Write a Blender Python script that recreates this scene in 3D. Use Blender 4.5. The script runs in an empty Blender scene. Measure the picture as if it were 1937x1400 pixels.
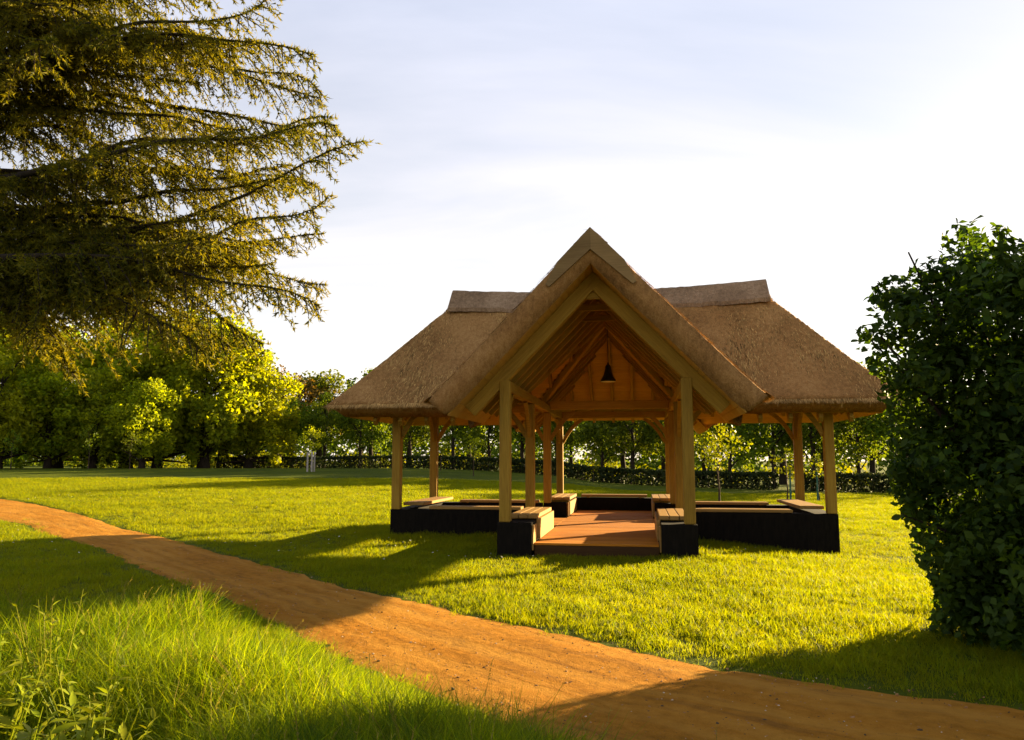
import bpy, bmesh, math, random
import numpy as np
from mathutils import Vector, Matrix

random.seed(7)
RNG = np.random.default_rng(11)
scene = bpy.context.scene
COL = scene.collection
R = math.radians

# ------------------------------------------------------------------ camera, sky, sun, exposure
EYE = 1.662
cam = bpy.data.cameras.new('camera')
cam.sensor_width = 36.0
cam.lens = 36.0 * 1468.1 / 1937.0
cam.clip_start, cam.clip_end = 0.05, 4000
camo = bpy.data.objects.new('camera', cam)
COL.objects.link(camo)
camo.location = (0, 0, EYE)
camo.rotation_euler = (math.pi / 2 + 0.1162, 0, 0)
scene.camera = camo

SUN_EL = R(13.0)
SUN_AZ = math.atan2(0.80, 0.60)          # clockwise from +Y (the view direction)
SUN_DIR = Vector((math.sin(SUN_AZ) * math.cos(SUN_EL), math.cos(SUN_AZ) * math.cos(SUN_EL), math.sin(SUN_EL)))

world = bpy.data.worlds.new('World')
scene.world = world
world.use_nodes = True
wn, wl = world.node_tree.nodes, world.node_tree.links
wn.clear()
w_out = wn.new('ShaderNodeOutputWorld')
w_bg = wn.new('ShaderNodeBackground')
sky = wn.new('ShaderNodeTexSky')
sky.sky_type = 'NISHITA'
sky.sun_disc = False
sky.sun_elevation = SUN_EL
sky.sun_rotation = SUN_AZ
sky.air_density, sky.dust_density, sky.ozone_density = 1.0, 0.9, 1.6
w_bg.inputs['Strength'].default_value = 0.05
# thin high cloud: white veils on a plane far above, mixed over the clear sky
tc = wn.new('ShaderNodeTexCoord')
sep = wn.new('ShaderNodeSeparateXYZ')
wl.new(tc.outputs['Generated'], sep.inputs[0])
zadd = wn.new('ShaderNodeMath'); zadd.operation = 'MAXIMUM'; zadd.inputs[1].default_value = 0.0
wl.new(sep.outputs['Z'], zadd.inputs[0])
zo = wn.new('ShaderNodeMath'); zo.operation = 'ADD'; zo.inputs[1].default_value = 0.16
wl.new(zadd.outputs[0], zo.inputs[0])
dv = wn.new('ShaderNodeVectorMath'); dv.operation = 'DIVIDE'
cmb = wn.new('ShaderNodeCombineXYZ')
for k in range(3):
    wl.new(zo.outputs[0], cmb.inputs[k])
wl.new(tc.outputs['Generated'], dv.inputs[0]); wl.new(cmb.outputs[0], dv.inputs[1])
mp = wn.new('ShaderNodeMapping')
mp.inputs['Rotation'].default_value = (0, 0, R(28)); mp.inputs['Scale'].default_value = (0.8, 1.7, 1)
wl.new(dv.outputs[0], mp.inputs[0])
nz = wn.new('ShaderNodeTexNoise')
nz.inputs['Scale'].default_value = 0.85; nz.inputs['Detail'].default_value = 6; nz.inputs['Roughness'].default_value = 0.52
nz.inputs['Distortion'].default_value = 0.6
wl.new(mp.outputs[0], nz.inputs['Vector'])
rmp = wn.new('ShaderNodeMapRange')
rmp.inputs[1].default_value, rmp.inputs[2].default_value = 0.36, 0.72
rmp.inputs[3].default_value, rmp.inputs[4].default_value = 0.70, 0.96
wl.new(nz.outputs['Fac'], rmp.inputs[0])
mix = wn.new('ShaderNodeMix'); mix.data_type = 'RGBA'
wl.new(rmp.outputs[0], mix.inputs[0])
wl.new(sky.outputs[0], mix.inputs[6])
veil = wn.new('ShaderNodeValToRGB')                       # high thin cloud, paler and thicker towards the horizon
veil.color_ramp.elements[0].position, veil.color_ramp.elements[0].color = 0.0, (4.35, 3.85, 3.35, 1)
veil.color_ramp.elements[1].position, veil.color_ramp.elements[1].color = 0.62, (2.15, 2.33, 2.95, 1)
wl.new(zadd.outputs[0], veil.inputs[0])
streak = wn.new('ShaderNodeMapRange')                      # streaks: slightly thicker and thinner veil
streak.inputs[1].default_value, streak.inputs[2].default_value = 0.3, 0.75
streak.inputs[3].default_value, streak.inputs[4].default_value = 0.91, 1.28
wl.new(nz.outputs['Fac'], streak.inputs[0])
vs_ = wn.new('ShaderNodeVectorMath'); vs_.operation = 'SCALE'
wl.new(veil.outputs[0], vs_.inputs[0]); wl.new(streak.outputs[0], vs_.inputs['Scale'])
wl.new(vs_.outputs[0], mix.inputs[7])
wl.new(mix.outputs[2], w_bg.inputs['Color'])
wl.new(w_bg.outputs[0], w_out.inputs['Surface'])

sunl = bpy.data.lights.new('sun', 'SUN')
sunl.energy = 5.0
sunl.angle = R(0.53)
sunl.color = (1.0, 0.76, 0.40)
suno = bpy.data.objects.new('sun', sunl)
COL.objects.link(suno)
suno.rotation_euler = SUN_DIR.to_track_quat('Z', 'Y').to_euler()
suno.location = (30, 22, 20)

scene.view_settings.view_transform = 'Standard'
scene.view_settings.look = 'None'
scene.view_settings.exposure = 2.55
scene.view_settings.gamma = 1.0
scene.view_settings.use_curve_mapping = False
scene.render.engine = 'CYCLES'
scene.cycles.use_denoising = True
scene.cycles.max_bounces = 8
scene.cycles.transparent_max_bounces = 8

# ------------------------------------------------------------------ helpers
def smooth(a, b, x):
    t = np.clip((np.asarray(x, float) - a) / (b - a), 0, 1)
    return t * t * (3 - 2 * t)

def _h(ix, iy, s):
    n = (ix * 374761393 + iy * 668265263 + s * 1442695041) & 0x7fffffff
    n = ((n ^ (n >> 13)) * 1274126177) & 0x7fffffff
    return ((n ^ (n >> 16)) & 0xffff) / 65535.0

def vnoise(x, y, s=0):
    x = np.asarray(x, float); y = np.asarray(y, float)
    ix = np.floor(x).astype(np.int64); iy = np.floor(y).astype(np.int64)
    fx = x - ix; fy = y - iy
    fx = fx * fx * (3 - 2 * fx); fy = fy * fy * (3 - 2 * fy)
    a = _h(ix, iy, s); b = _h(ix + 1, iy, s); c = _h(ix, iy + 1, s); d = _h(ix + 1, iy + 1, s)
    return (a * (1 - fx) + b * fx) * (1 - fy) + (c * (1 - fx) + d * fx) * fy

def ground_z(x, y):
    x = np.asarray(x, float); y = np.asarray(y, float)
    rise = 0.0245 * (np.clip(y - 20, 0, 43)) * smooth(16, -10, x)
    fall = -0.008 * np.clip(y - 64, 0, 60)
    right = -0.085 * np.clip(x - 3.4, 0, 3.0) * smooth(8, 15, y)
    und = 0.05 * (vnoise(x * .16, y * .16, 3) - .5) * smooth(16, 30, y)
    return -0.04 * smooth(6, 12, y) + rise + fall + right + und

def mesh_np(name, V, F, mats=(), smooth_shade=False, mat_idx=None):
    """V (n,3); F list of arrays of quads/tris (all same arity) or a python list"""
    me = bpy.data.meshes.new(name)
    V = np.asarray(V, np.float32)
    if isinstance(F, np.ndarray):
        n, k = F.shape
        me.vertices.add(len(V)); me.vertices.foreach_set('co', V.ravel())
        me.loops.add(n * k); me.loops.foreach_set('vertex_index', F.astype(np.int32).ravel())
        me.polygons.add(n)
        me.polygons.foreach_set('loop_start', np.arange(0, n * k, k, dtype=np.int32))
        me.update(calc_edges=True)
    else:
        me.from_pydata(V.tolist(), [], F)
        me.update()
    for m in mats:
        me.materials.append(m)
    if mat_idx is not None:
        me.polygons.foreach_set('material_index', np.asarray(mat_idx, np.int32))
    if smooth_shade:
        me.polygons.foreach_set('use_smooth', np.ones(len(me.polygons), bool))
    return me

def link(name, me, parent=None, label=None, cat=None, group=None, kind=None, loc=None, rot=None, scale=None):
    o = bpy.data.objects.new(name, me)
    COL.objects.link(o)
    if parent is not None: o.parent = parent
    if loc is not None: o.location = loc
    if rot is not None: o.rotation_euler = rot
    if scale is not None: o.scale = scale if hasattr(scale, '__len__') else (scale,) * 3
    if label: o['label'] = label
    if cat: o['category'] = cat
    if group: o['group'] = group
    if kind: o['kind'] = kind
    return o

def copy_thing(src, loc, rz, scale, label, group):
    c = src.copy(); COL.objects.link(c)
    c.location = loc; c.rotation_euler = (0, 0, rz)
    c.scale = scale if hasattr(scale, '__len__') else (scale,) * 3
    c['label'] = label
    if group: c['group'] = group
    for ch in src.children:
        d = ch.copy(); COL.objects.link(d); d.parent = c
        for g in ch.children:
            e = g.copy(); COL.objects.link(e); e.parent = d
    return c

class Buf:
    """collects verts / quads / tris from many pieces, written as one mesh"""
    def __init__(s): s.v = []; s.f = []; s.n = 0
    def add(s, V, F):
        V = np.asarray(V, float).reshape(-1, 3)
        s.v.append(V); s.f += [tuple(int(i) + s.n for i in f) for f in F]; s.n += len(V)
    def mesh(s, name, mats, sm=False):
        return mesh_np(name, np.concatenate(s.v), s.f, mats, sm)

def tube(buf, pts, rads, n=7, cap=True):
    pts = [Vector(p) for p in pts]
    V = []; F = []
    up = Vector((0, 0, 1))
    for i, p in enumerate(pts):
        d = (pts[min(i + 1, len(pts) - 1)] - pts[max(i - 1, 0)]).normalized()
        a = d.cross(up if abs(d.z) < .95 else Vector((1, 0, 0))).normalized()
        b = d.cross(a)
        for k in range(n):
            t = 2 * math.pi * k / n
            V.append(p + (a * math.cos(t) + b * math.sin(t)) * rads[i])
    for i in range(len(pts) - 1):
        for k in range(n):
            F.append((i * n + k, i * n + (k + 1) % n, (i + 1) * n + (k + 1) % n, (i + 1) * n + k))
    if cap:
        F.append(tuple(range(n))[::-1]); F.append(tuple((len(pts) - 1) * n + k for k in range(n)))
    buf.add([tuple(v) for v in V], F)

# ------------------------------------------------------------------ materials
def new_mat(name):
    m = bpy.data.materials.new(name); m.use_nodes = True
    nt = m.node_tree; nt.nodes.clear()
    out = nt.nodes.new('ShaderNodeOutputMaterial')
    return m, nt, out

def nd(nt, typ, **kw):
    n = nt.nodes.new(typ)
    for k, v in kw.items(): setattr(n, k, v)
    return n

def noise(nt, vec, scale, detail=4, rough=.55, dist=0):
    n = nd(nt, 'ShaderNodeTexNoise')
    n.inputs['Scale'].default_value = scale; n.inputs['Detail'].default_value = detail
    n.inputs['Roughness'].default_value = rough; n.inputs['Distortion'].default_value = dist
    if vec is not None: nt.links.new(vec, n.inputs['Vector'])
    return n.outputs['Fac']

def ramp(nt, fac, stops):
    r = nd(nt, 'ShaderNodeValToRGB')
    e = r.color_ramp.elements
    while len(e) < len(stops): e.new(.5)
    for el, (p, c) in zip(e, stops):
        el.position = p; el.color = (*c, 1)
    nt.links.new(fac, r.inputs[0])
    return r.outputs[0]

def mixc(nt, fac, a, b, blend='MIX'):
    m = nd(nt, 'ShaderNodeMix', data_type='RGBA', blend_type=blend)
    for s, v in ((0, fac), (6, a), (7, b)):
        if hasattr(v, 'is_linked') or hasattr(v, 'links'): nt.links.new(v, m.inputs[s])
        elif s == 0: m.inputs[0].default_value = v
        else: m.inputs[s].default_value = (*v, 1)
    return m.outputs[2]

def mathn(nt, op, a, b=None):
    m = nd(nt, 'ShaderNodeMath', operation=op)
    for i, v in ((0, a), (1, b)):
        if v is None: continue
        if hasattr(v, 'links'): nt.links.new(v, m.inputs[i])
        else: m.inputs[i].default_value = v
    return m.outputs[0]

def mapping(nt, vec, scale):
    m = nd(nt, 'ShaderNodeMapping'); m.inputs['Scale'].default_value = scale
    nt.links.new(vec, m.inputs[0]); return m.outputs[0]

def bsdf(nt, out, col, rough=.7, height=None, bump=.3, dist=.01, spec=.3):
    p = nd(nt, 'ShaderNodeBsdfPrincipled')
    if hasattr(col, 'links'): nt.links.new(col, p.inputs['Base Color'])
    else: p.inputs['Base Color'].default_value = (*col, 1)
    if hasattr(rough, 'links'): nt.links.new(rough, p.inputs['Roughness'])
    else: p.inputs['Roughness'].default_value = rough
    p.inputs['Specular IOR Level'].default_value = spec
    if height is not None:
        b = nd(nt, 'ShaderNodeBump'); b.inputs['Strength'].default_value = bump; b.inputs['Distance'].default_value = dist
        nt.links.new(height, b.inputs['Height']); nt.links.new(b.outputs[0], p.inputs['Normal'])
    nt.links.new(p.outputs[0], out.inputs[0])
    return p

def wood_mat(name, dark, light, var=.25, rough=.65):
    m, nt, out = new_mat(name)
    tc = nd(nt, 'ShaderNodeTexCoord'); oi = nd(nt, 'ShaderNodeObjectInfo')
    add = nd(nt, 'ShaderNodeVectorMath', operation='ADD')
    nt.links.new(tc.outputs['Object'], add.inputs[0]); nt.links.new(oi.outputs['Location'], add.inputs[1])
    v = mapping(nt, add.outputs[0], (.9, 20, 20))
    g = noise(nt, v, 2.2, 7, .68, 1.0)
    v2 = mapping(nt, add.outputs[0], (.7, 3, 3))
    b = noise(nt, v2, 1.5, 3)
    fac = mathn(nt, 'ADD', mathn(nt, 'MULTIPLY', g, .65), mathn(nt, 'MULTIPLY', b, .35))
    c = ramp(nt, fac, [(.3, dark), (.52, tuple((a + d) / 2 for a, d in zip(dark, light))), (.72, light)])
    hv = nd(nt, 'ShaderNodeHueSaturation')
    val = mathn(nt, 'ADD', mathn(nt, 'MULTIPLY', oi.outputs['Random'], var), 1 - var / 2)
    nt.links.new(val, hv.inputs['Value']); nt.links.new(c, hv.inputs['Color'])
    bsdf(nt, out, hv.outputs[0], rough, g, .35, .006, .10)
    return m

def leaf_mat(name, c_dark, c_light, trans, tfac=.45, rough=.55, var_scale=.35, spec=.10):
    """two-sided leaf: reflecting face + light passing through, colour differing from leaf to leaf and clump to clump"""
    m, nt, out = new_mat(name)
    ge = nd(nt, 'ShaderNodeNewGeometry'); oi = nd(nt, 'ShaderNodeObjectInfo')
    rnd = ge.outputs['Random Per Island']
    clump = noise(nt, ge.outputs['Position'], var_scale, 3)
    f = mathn(nt, 'ADD', mathn(nt, 'MULTIPLY', rnd, .5), mathn(nt, 'MULTIPLY', clump, .5))
    col = ramp(nt, f, [(.22, c_dark), (.75, c_light)])
    hv = nd(nt, 'ShaderNodeHueSaturation')
    nt.links.new(mathn(nt, 'ADD', mathn(nt, 'MULTIPLY', oi.outputs['Random'], .3), .85), hv.inputs['Value'])
    nt.links.new(mathn(nt, 'ADD', mathn(nt, 'MULTIPLY', oi.outputs['Random'], .03), .485), hv.inputs['Hue'])
    nt.links.new(col, hv.inputs['Color'])
    p = nd(nt, 'ShaderNodeBsdfPrincipled')
    nt.links.new(hv.outputs[0], p.inputs['Base Color']); p.inputs['Roughness'].default_value = rough
    p.inputs['Specular IOR Level'].default_value = spec
    t = nd(nt, 'ShaderNodeBsdfTranslucent')
    tm = mixc(nt, 1.0, hv.outputs[0], trans, 'MULTIPLY')
    nt.links.new(tm, t.inputs[0])
    mx = nd(nt, 'ShaderNodeMixShader'); mx.inputs[0].default_value = tfac
    nt.links.new(p.outputs[0], mx.inputs[1]); nt.links.new(t.outputs[0], mx.inputs[2])
    nt.links.new(mx.outputs[0], out.inputs[0])
    return m

def bark_mat(name, dark, light):
    m, nt, out = new_mat(name)
    tc = nd(nt, 'ShaderNodeTexCoord')
    v = mapping(nt, tc.outputs['Object'], (9, 9, 1.6))
    g = noise(nt, v, 1.6, 6, .65, .5)
    c = ramp(nt, g, [(.3, dark), (.7, light)])
    bsdf(nt, out, c, .9, g, .8, .03, .1)
    return m

M = {}
M['oak'] = wood_mat('oak_timber', (.17, .092, .011), (.41, .245, .034))
M['oak_seat'] = wood_mat('seat_timber', (.20, .108, .026), (.37, .215, .062))
M['deck'] = wood_mat('deck_timber', (.25, .085, .007), (.52, .205, .020), .35, .85)
M['barge'] = wood_mat('weathered_bargeboard', (.14, .085, .030), (.28, .18, .070))
M['dark_wood'] = wood_mat('dark_fascia_timber', (.035, .016, .005), (.075, .036, .011))
M['sheath'] = wood_mat('sheathing_timber', (.33, .175, .028), (.54, .31, .062), .2)

m, nt, out = new_mat('tarred_board')
tc = nd(nt, 'ShaderNodeTexCoord')
g = noise(nt, mapping(nt, tc.outputs['Object'], (6, 6, 1.2)), 4, 5)
bsdf(nt, out, ramp(nt, g, [(.3, (.005, .004, .003)), (.75, (.012, .009, .006))]), .85, g, .4, .006, .08)
M['tar'] = m

def thatch_mat(name, a, b, c):
    m, nt, out = new_mat(name)
    tc = nd(nt, 'ShaderNodeTexCoord')
    v = tc.outputs['Object']
    big = noise(nt, v, .9, 3)
    med = noise(nt, mapping(nt, v, (1, 1, .55)), 14, 5, .7)
    fine = noise(nt, mapping(nt, v, (1, 1, .5)), 60, 3, .7)
    f = mathn(nt, 'ADD', mathn(nt, 'ADD', mathn(nt, 'MULTIPLY', big, .3), mathn(nt, 'MULTIPLY', med, .35)), mathn(nt, 'MULTIPLY', fine, .35))
    col = ramp(nt, f, [(.34, a), (.5, b), (.66, c)])
    hgt = mathn(nt, 'ADD', fine, mathn(nt, 'MULTIPLY', med, 1.2))
    bsdf(nt, out, col, .95, hgt, .9, .03, .08)
    return m
M['thatch'] = thatch_mat('reed_thatch', (.115, .053, .015), (.315, .160, .050), (.50, .285, .10))
M['crest'] = thatch_mat('ridge_reed', (.08, .05, .028), (.27, .17, .09), (.46, .32, .19))

m, nt, out = new_mat('black_enamel')
bsdf(nt, out, (.012, .012, .013), .35, spec=.5)
M['black'] = m
m, nt, out = new_mat('lamp_white')
bsdf(nt, out, (.75, .73, .68), .5)
M['white'] = m

M['reed'] = leaf_mat('cut_reed', (.06, .028, .008), (.58, .325, .11), (1, .8, .5), .12, .9, 1.5, .1)
# ground: soil and short turf
m, nt, out = new_mat('turf')
tc = nd(nt, 'ShaderNodeTexCoord'); v = tc.outputs['Object']
a_ = noise(nt, v, .22, 4); b_ = noise(nt, v, 2.3, 5, .6); c_ = noise(nt, v, 30, 3, .7)
f = mathn(nt, 'ADD', mathn(nt, 'ADD', mathn(nt, 'MULTIPLY', a_, .4), mathn(nt, 'MULTIPLY', b_, .35)), mathn(nt, 'MULTIPLY', c_, .25))
col = ramp(nt, f, [(.34, (.030, .046, .003)), (.5, (.062, .082, .004)), (.66, (.110, .118, .005))])
bsdf(nt, out, col, .95, mathn(nt, 'ADD', c_, b_), 1.0, .08, .05)
M['turf'] = m

m, nt, out = new_mat('sand_gravel')
v = nd(nt, 'ShaderNodeTexCoord').outputs['Object']
a_ = noise(nt, v, .8, 4); b_ = noise(nt, v, 9, 5, .65); c_ = noise(nt, v, 90, 3, .7); s_ = noise(nt, v, 38, 2, .5)
f = mathn(nt, 'ADD', mathn(nt, 'ADD', mathn(nt, 'MULTIPLY', a_, .35), mathn(nt, 'MULTIPLY', b_, .4)), mathn(nt, 'MULTIPLY', c_, .25))
col = ramp(nt, f, [(.32, (.15, .060, .006)), (.5, (.315, .132, .014)), (.68, (.44, .195, .026))])
col = mixc(nt, ramp(nt, s_, [(.70, (0, 0, 0)), (.76, (.8, .8, .8))]), col, (.05, .03, .015))
uv = nd(nt, 'ShaderNodeUVMap').outputs[0]
trk = noise(nt, mapping(nt, uv, (7, .22, 1)), 1.0, 4, .6)
col = mixc(nt, ramp(nt, trk, [(.42, (0, 0, 0)), (.62, (.55, .55, .55))]), col, (.43, .215, .036))
col = mixc(nt, ramp(nt, noise(nt, mapping(nt, uv, (9, .5, 1)), 1.3, 5, .7), [(.52, (0, 0, 0)), (.70, (.6, .6, .6))]), col, (.13, .062, .018))
bsdf(nt, out, col, .95, mathn(nt, 'ADD', mathn(nt, 'ADD', mathn(nt, 'MULTIPLY', c_, .5), b_), mathn(nt, 'MULTIPLY', trk, 1.5)), 1.0, .04, .03)
M['sand'] = m

M['bark'] = bark_mat('grey_brown_bark', (.012, .009, .006), (.045, .033, .022))
M['bark_young'] = bark_mat('young_bark', (.03, .02, .012), (.08, .055, .032))
M['grass'] = leaf_mat('lawn_blades', (.046, .088, .003), (.200, .222, .004), (1.5, 1.32, .2), .62, .55, .6)
M['tallgrass'] = leaf_mat('meadow_blades', (.045, .095, .003), (.260, .300, .006), (1.5, 1.4, .2), .62, .5, 1.2)
M['linden'] = leaf_mat('linden_leaves', (.105, .165, .006), (.330, .370, .010), (1.6, 1.45, .3), .62, .5, .25)
M['avenue'] = leaf_mat('avenue_leaves', (.042, .080, .007), (.135, .180, .010), (1.6, 1.4, .4), .52, .55, .3)
M['bronze'] = leaf_mat('bronze_leaves', (.075, .060, .008), (.16, .11, .014), (1.4, 1.2, .6), .5, .5, .3)
M['sapling'] = leaf_mat('sapling_leaves', (.08, .11, .003), (.20, .20, .005), (1.5, 1.3, .2), .5, .5, .8)
M['bush'] = leaf_mat('shrub_leaves', (.014, .036, .004), (.060, .105, .008), (1.7, 1.55, .3), .50, .6, 1.0, .15)
M['hedge'] = leaf_mat('hedge_leaves', (.012, .022, .006), (.032, .044, .010), (1.3, 1.2, .6), .3, .6, .8)
M['conifer'] = leaf_mat('conifer_needles', (.042, .060, .006), (.205, .185, .012), (1.5, 1.3, .3), .52, .5, .9)
M['weed'] = leaf_mat('weed_leaves', (.08, .13, .006), (.26, .28, .010), (1.3, 1.2, .5), .45, .45, 1.5)

# ------------------------------------------------------------------ ground
def spaced(lo, hi, mid, n, p=2.6):
    t = np.linspace(-1, 1, n)
    s = np.sign(t) * np.abs(t) ** p
    return np.where(s < 0, mid + s * (mid - lo), mid + s * (hi - mid))
gx = spaced(-1500, 1500, 0, 181, 3.4)
gy = spaced(-500, 2500, 14, 181, 3.4)
GX, GY = np.meshgrid(gx, gy)
GZ = ground_z(GX, GY)
V = np.stack([GX, GY, GZ], -1).reshape(-1, 3)
i = np.arange(180); I, J = np.meshgrid(i, i)
a = (J * 181 + I).ravel()
F = np.stack([a, a + 1, a + 182, a + 181], -1)
link('ground', mesh_np('ground', V, F, [M['turf']], True), kind='structure')

# ------------------------------------------------------------------ sandy path
UP = np.array([(-44, 47), (-30, 37.5), (-20.1, 30.9), (-13.9, 24.8), (-9.35, 19.5), (-5.8, 15.3), (-3.5, 12.6), (-2.2, 10.9), (-1.05, 9.6), (.38, 7.9), (1.15, 7.05), (1.75, 6.55), (2.3, 6.25), (2.95, 5.85), (3.9, 5.4), (6, 4.6), (9, 3.6), (16, 1.2)])
LO = np.array([(-46, 42), (-32, 31.5), (-22.5, 26.2), (-14.3, 21.9), (-11.0, 18.4), (-8.0, 15.2), (-5.0, 11.4), (-3.5, 9.6), (-2.2, 7.8), (-1.35, 6.6), (-.4, 5.45), (.15, 4.85), (.7, 4.35), (1.3, 3.8), (2.2, 3.1), (4, 2.2), (7, 1.2), (14, -1)])
def resample(P, n):
    out = []
    m = len(P)
    for t in np.linspace(0, m - 1.0001, n):
        k = int(t); u = t - k
        p0, p1, p2, p3 = P[max(k - 1, 0)], P[k], P[min(k + 1, m - 1)], P[min(k + 2, m - 1)]
        out.append(.5 * ((2 * p1) + (-p0 + p2) * u + (2 * p0 - 5 * p1 + 4 * p2 - p3) * u * u + (-p0 + 3 * p1 - 3 * p2 + p3) * u ** 3))
    return np.array(out)
NP_ = 700
PU, PL = resample(UP, NP_), resample(LO, NP_)
across = PU - PL
wid = np.linalg.norm(across, axis=1, keepdims=True); un = across / wid
arc = np.concatenate([[0], np.cumsum(np.linalg.norm(np.diff(PU, axis=0), axis=1))])
PU = PU + un * ((vnoise(arc * .45, arc * 0, 5) - .5) * .16 + (vnoise(arc * 1.9, arc * 0, 15) - .5) * .08 + (vnoise(arc * 6.3, arc * 0, 6) - .5) * .10)[:, None]
PL = PL - un * ((vnoise(arc * .5, arc * 0, 8) - .5) * .18 + (vnoise(arc * 2.1, arc * 0, 18) - .5) * .08 + (vnoise(arc * 6.1, arc * 0, 9) - .5) * .10)[:, None]
NA = 13
ts = np.linspace(0, 1, NA)
P = PL[:, None, :] * (1 - ts)[None, :, None] + PU[:, None, :] * ts[None, :, None]
prof = .032 * np.clip(np.minimum(ts, 1 - ts) / .12, 0, 1) - .012
Z = ground_z(P[..., 0], P[..., 1]) + prof[None, :] + .008 * (vnoise(P[..., 0] * 3, P[..., 1] * 3, 4) - .5)
V = np.concatenate([P, Z[..., None]], -1).reshape(-1, 3)
I, J = np.meshgrid(np.arange(NA - 1), np.arange(NP_ - 1))
a = (J * NA + I).ravel()
pm = mesh_np('path', V, np.stack([a, a + 1, a + NA + 1, a + NA], -1), [M['sand']], True)
uvl = pm.uv_layers.new(name='UVMap')
li_ = np.zeros(len(pm.loops), np.int32); pm.loops.foreach_get('vertex_index', li_)
uvl.data.foreach_set('uv', np.stack([(li_ % NA) / (NA - 1), arc[li_ // NA]], -1).astype(np.float32).ravel())
link('path', pm, kind='structure')

PATH_POLY = np.concatenate([PU, PL[::-1]])
def in_poly(x, y, poly):
    inside = np.zeros(len(x), bool)
    px, py = poly[:, 0], poly[:, 1]
    j = len(poly) - 1
    for k in range(len(poly)):
        c = ((py[k] > y) != (py[j] > y))
        if c.any():
            xi = (px[j] - px[k]) * (y - py[k]) / (py[j] - py[k] + 1e-12) + px[k]
            inside ^= c & (x < xi)
        j = k
    return inside

# ------------------------------------------------------------------ pavilion
YAW = -0.1634
PX, PY = 2.04, 17.395
cy_, sy_ = math.cos(YAW), math.sin(YAW)
def to_world(x, y):
    return PX + cy_ * x - sy_ * y, PY + sy_ * x + cy_ * y
def to_local(X, Y):
    dx, dy = X - PX, Y - PY
    return cy_ * dx + sy_ * dy, -sy_ * dx + cy_ * dy

pav = link('pavilion', None, label='open timber pavilion with thatched cross roof and black low walls on the lawn', cat='pavilion')
pav.location = (PX, PY, 0); pav.rotation_euler = (0, 0, YAW)
HW, HL, DM, DP = 1.65, 4.77, 3.28, 3.28

_box = {}
def box_mesh(l, w, h, mat, bev=.008):
    key = (round(l, 3), round(w, 3), round(h, 3), mat.name, bev)
    if key not in _box:
        bm = bmesh.new()
        bmesh.ops.create_cube(bm, size=1)
        bmesh.ops.scale(bm, vec=(l, w, h), verts=bm.verts)
        if bev: bmesh.ops.bevel(bm, geom=list(bm.edges), offset=bev, segments=1, affect='EDGES')
        me = bpy.data.meshes.new('timber'); bm.to_mesh(me); bm.free(); me.materials.append(mat)
        _box[key] = me
    return _box[key]

def beam(name, p0, p1, w, h, parent, mat=None, bev=.008, roll=0, **kw):
    """squared timber from p0 to p1, length along its own X, w across (horizontal), h upright"""
    p0, p1 = Vector(p0), Vector(p1)
    d = p1 - p0; L = d.length
    ax = d.normalized()
    ref = Vector((0, 0, 1)) if abs(ax.z) < .98 else Vector((0, 1, 0))
    ay = ref.cross(ax).normalized(); az = ax.cross(ay)
    Mx = Matrix((ax, ay, az)).transposed().to_4x4()
    Mx.translation = (p0 + p1) / 2
    o = link(name, box_mesh(L, w, h, mat or M['oak'], bev), parent, **kw)
    o.matrix_local = Mx @ Matrix.Rotation(roll, 4, 'X')
    return o

def block(name, lo, hi, parent, mat, bev=.006, **kw):
    lo, hi = Vector(lo), Vector(hi); s = hi - lo
    o = link(name, box_mesh(s.x, s.y, s.z, mat, bev), parent, **kw)
    o.location = (lo + hi) / 2
    return o

# --- thatch: one draped slab over the cross plan
XE, YF, YB = 6.1, -1.02, 4.06            # main eaves
XG, YG, YR = 2.95, -3.95, 7.42           # porch eaves, front verge, rear hip eave
TH = .62
RIDGE_M, RIDGE_P = 5.86, 5.81
def T_main(x, y):
    ax = np.abs(x); dy = y - 1.64
    sl = np.where(dy < 0, RIDGE_M - 1.132 * (-dy), RIDGE_M - 1.132 * dy)
    kick = .05 * np.clip((-dy - 1.9) / .7, 0, 1) ** 2 + .05 * np.clip((dy - 1.9) / .7, 0, 1) ** 2
    hip = np.where(ax > 4.0, 2.86 + (XE - ax) * 1.21, 5.40 + (4.0 - ax) * 3.2)
    hip = hip + .06 * np.clip((ax - 5.2) / .8, 0, 1) ** 2
    return np.minimum(sl + kick, hip)
def T_porch(x, y):
    side = RIDGE_P - 1.037 * np.abs(x) + .04 * np.clip((np.abs(x) - 2.2) / .75, 0, 1) ** 2
    hip = 3.42 + (YR - y) * .60
    return np.minimum(side, hip)
def B_main(y): return RIDGE_M - TH - 1.132 * np.abs(y - 1.64)
def B_porch(x): return RIDGE_P - TH - 1.037 * np.abs(x)
def B_rear(y): return 3.42 - TH + (YR - y) * .60

def axis_lines(marks, step):
    out = []
    for a, b in zip(marks[:-1], marks[1:]):
        n = max(1, int(round((b - a) / step)))
        out += list(np.linspace(a, b, n, endpoint=False))
    return np.array(out + [marks[-1]])
xs = axis_lines([-XE, -4.0, -XG, 0, XG, 4.0, XE], .085)
ys = axis_lines([YG, YF, 1.64, YB, YR], .085)
X, Y = np.meshgrid(xs, ys)
inM = (Y >= YF - 1e-6) & (Y <= YB + 1e-6)
inP = np.abs(X) <= XG + 1e-6
Tm, Tp = T_main(X, Y), T_porch(X, Y)
T = np.where(inM & inP, np.maximum(Tm, Tp), np.where(inM, Tm, Tp))
T = T + .022 * (vnoise(X * 9, Y * 9, 21) - .5) + .035 * (vnoise(X * 1.3, Y * 1.3, 22) - .5)
T = T - .05 * (Y < YG + .01) - .014 * ((Y > YG + .01) & (Y < YG + .12))
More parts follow.
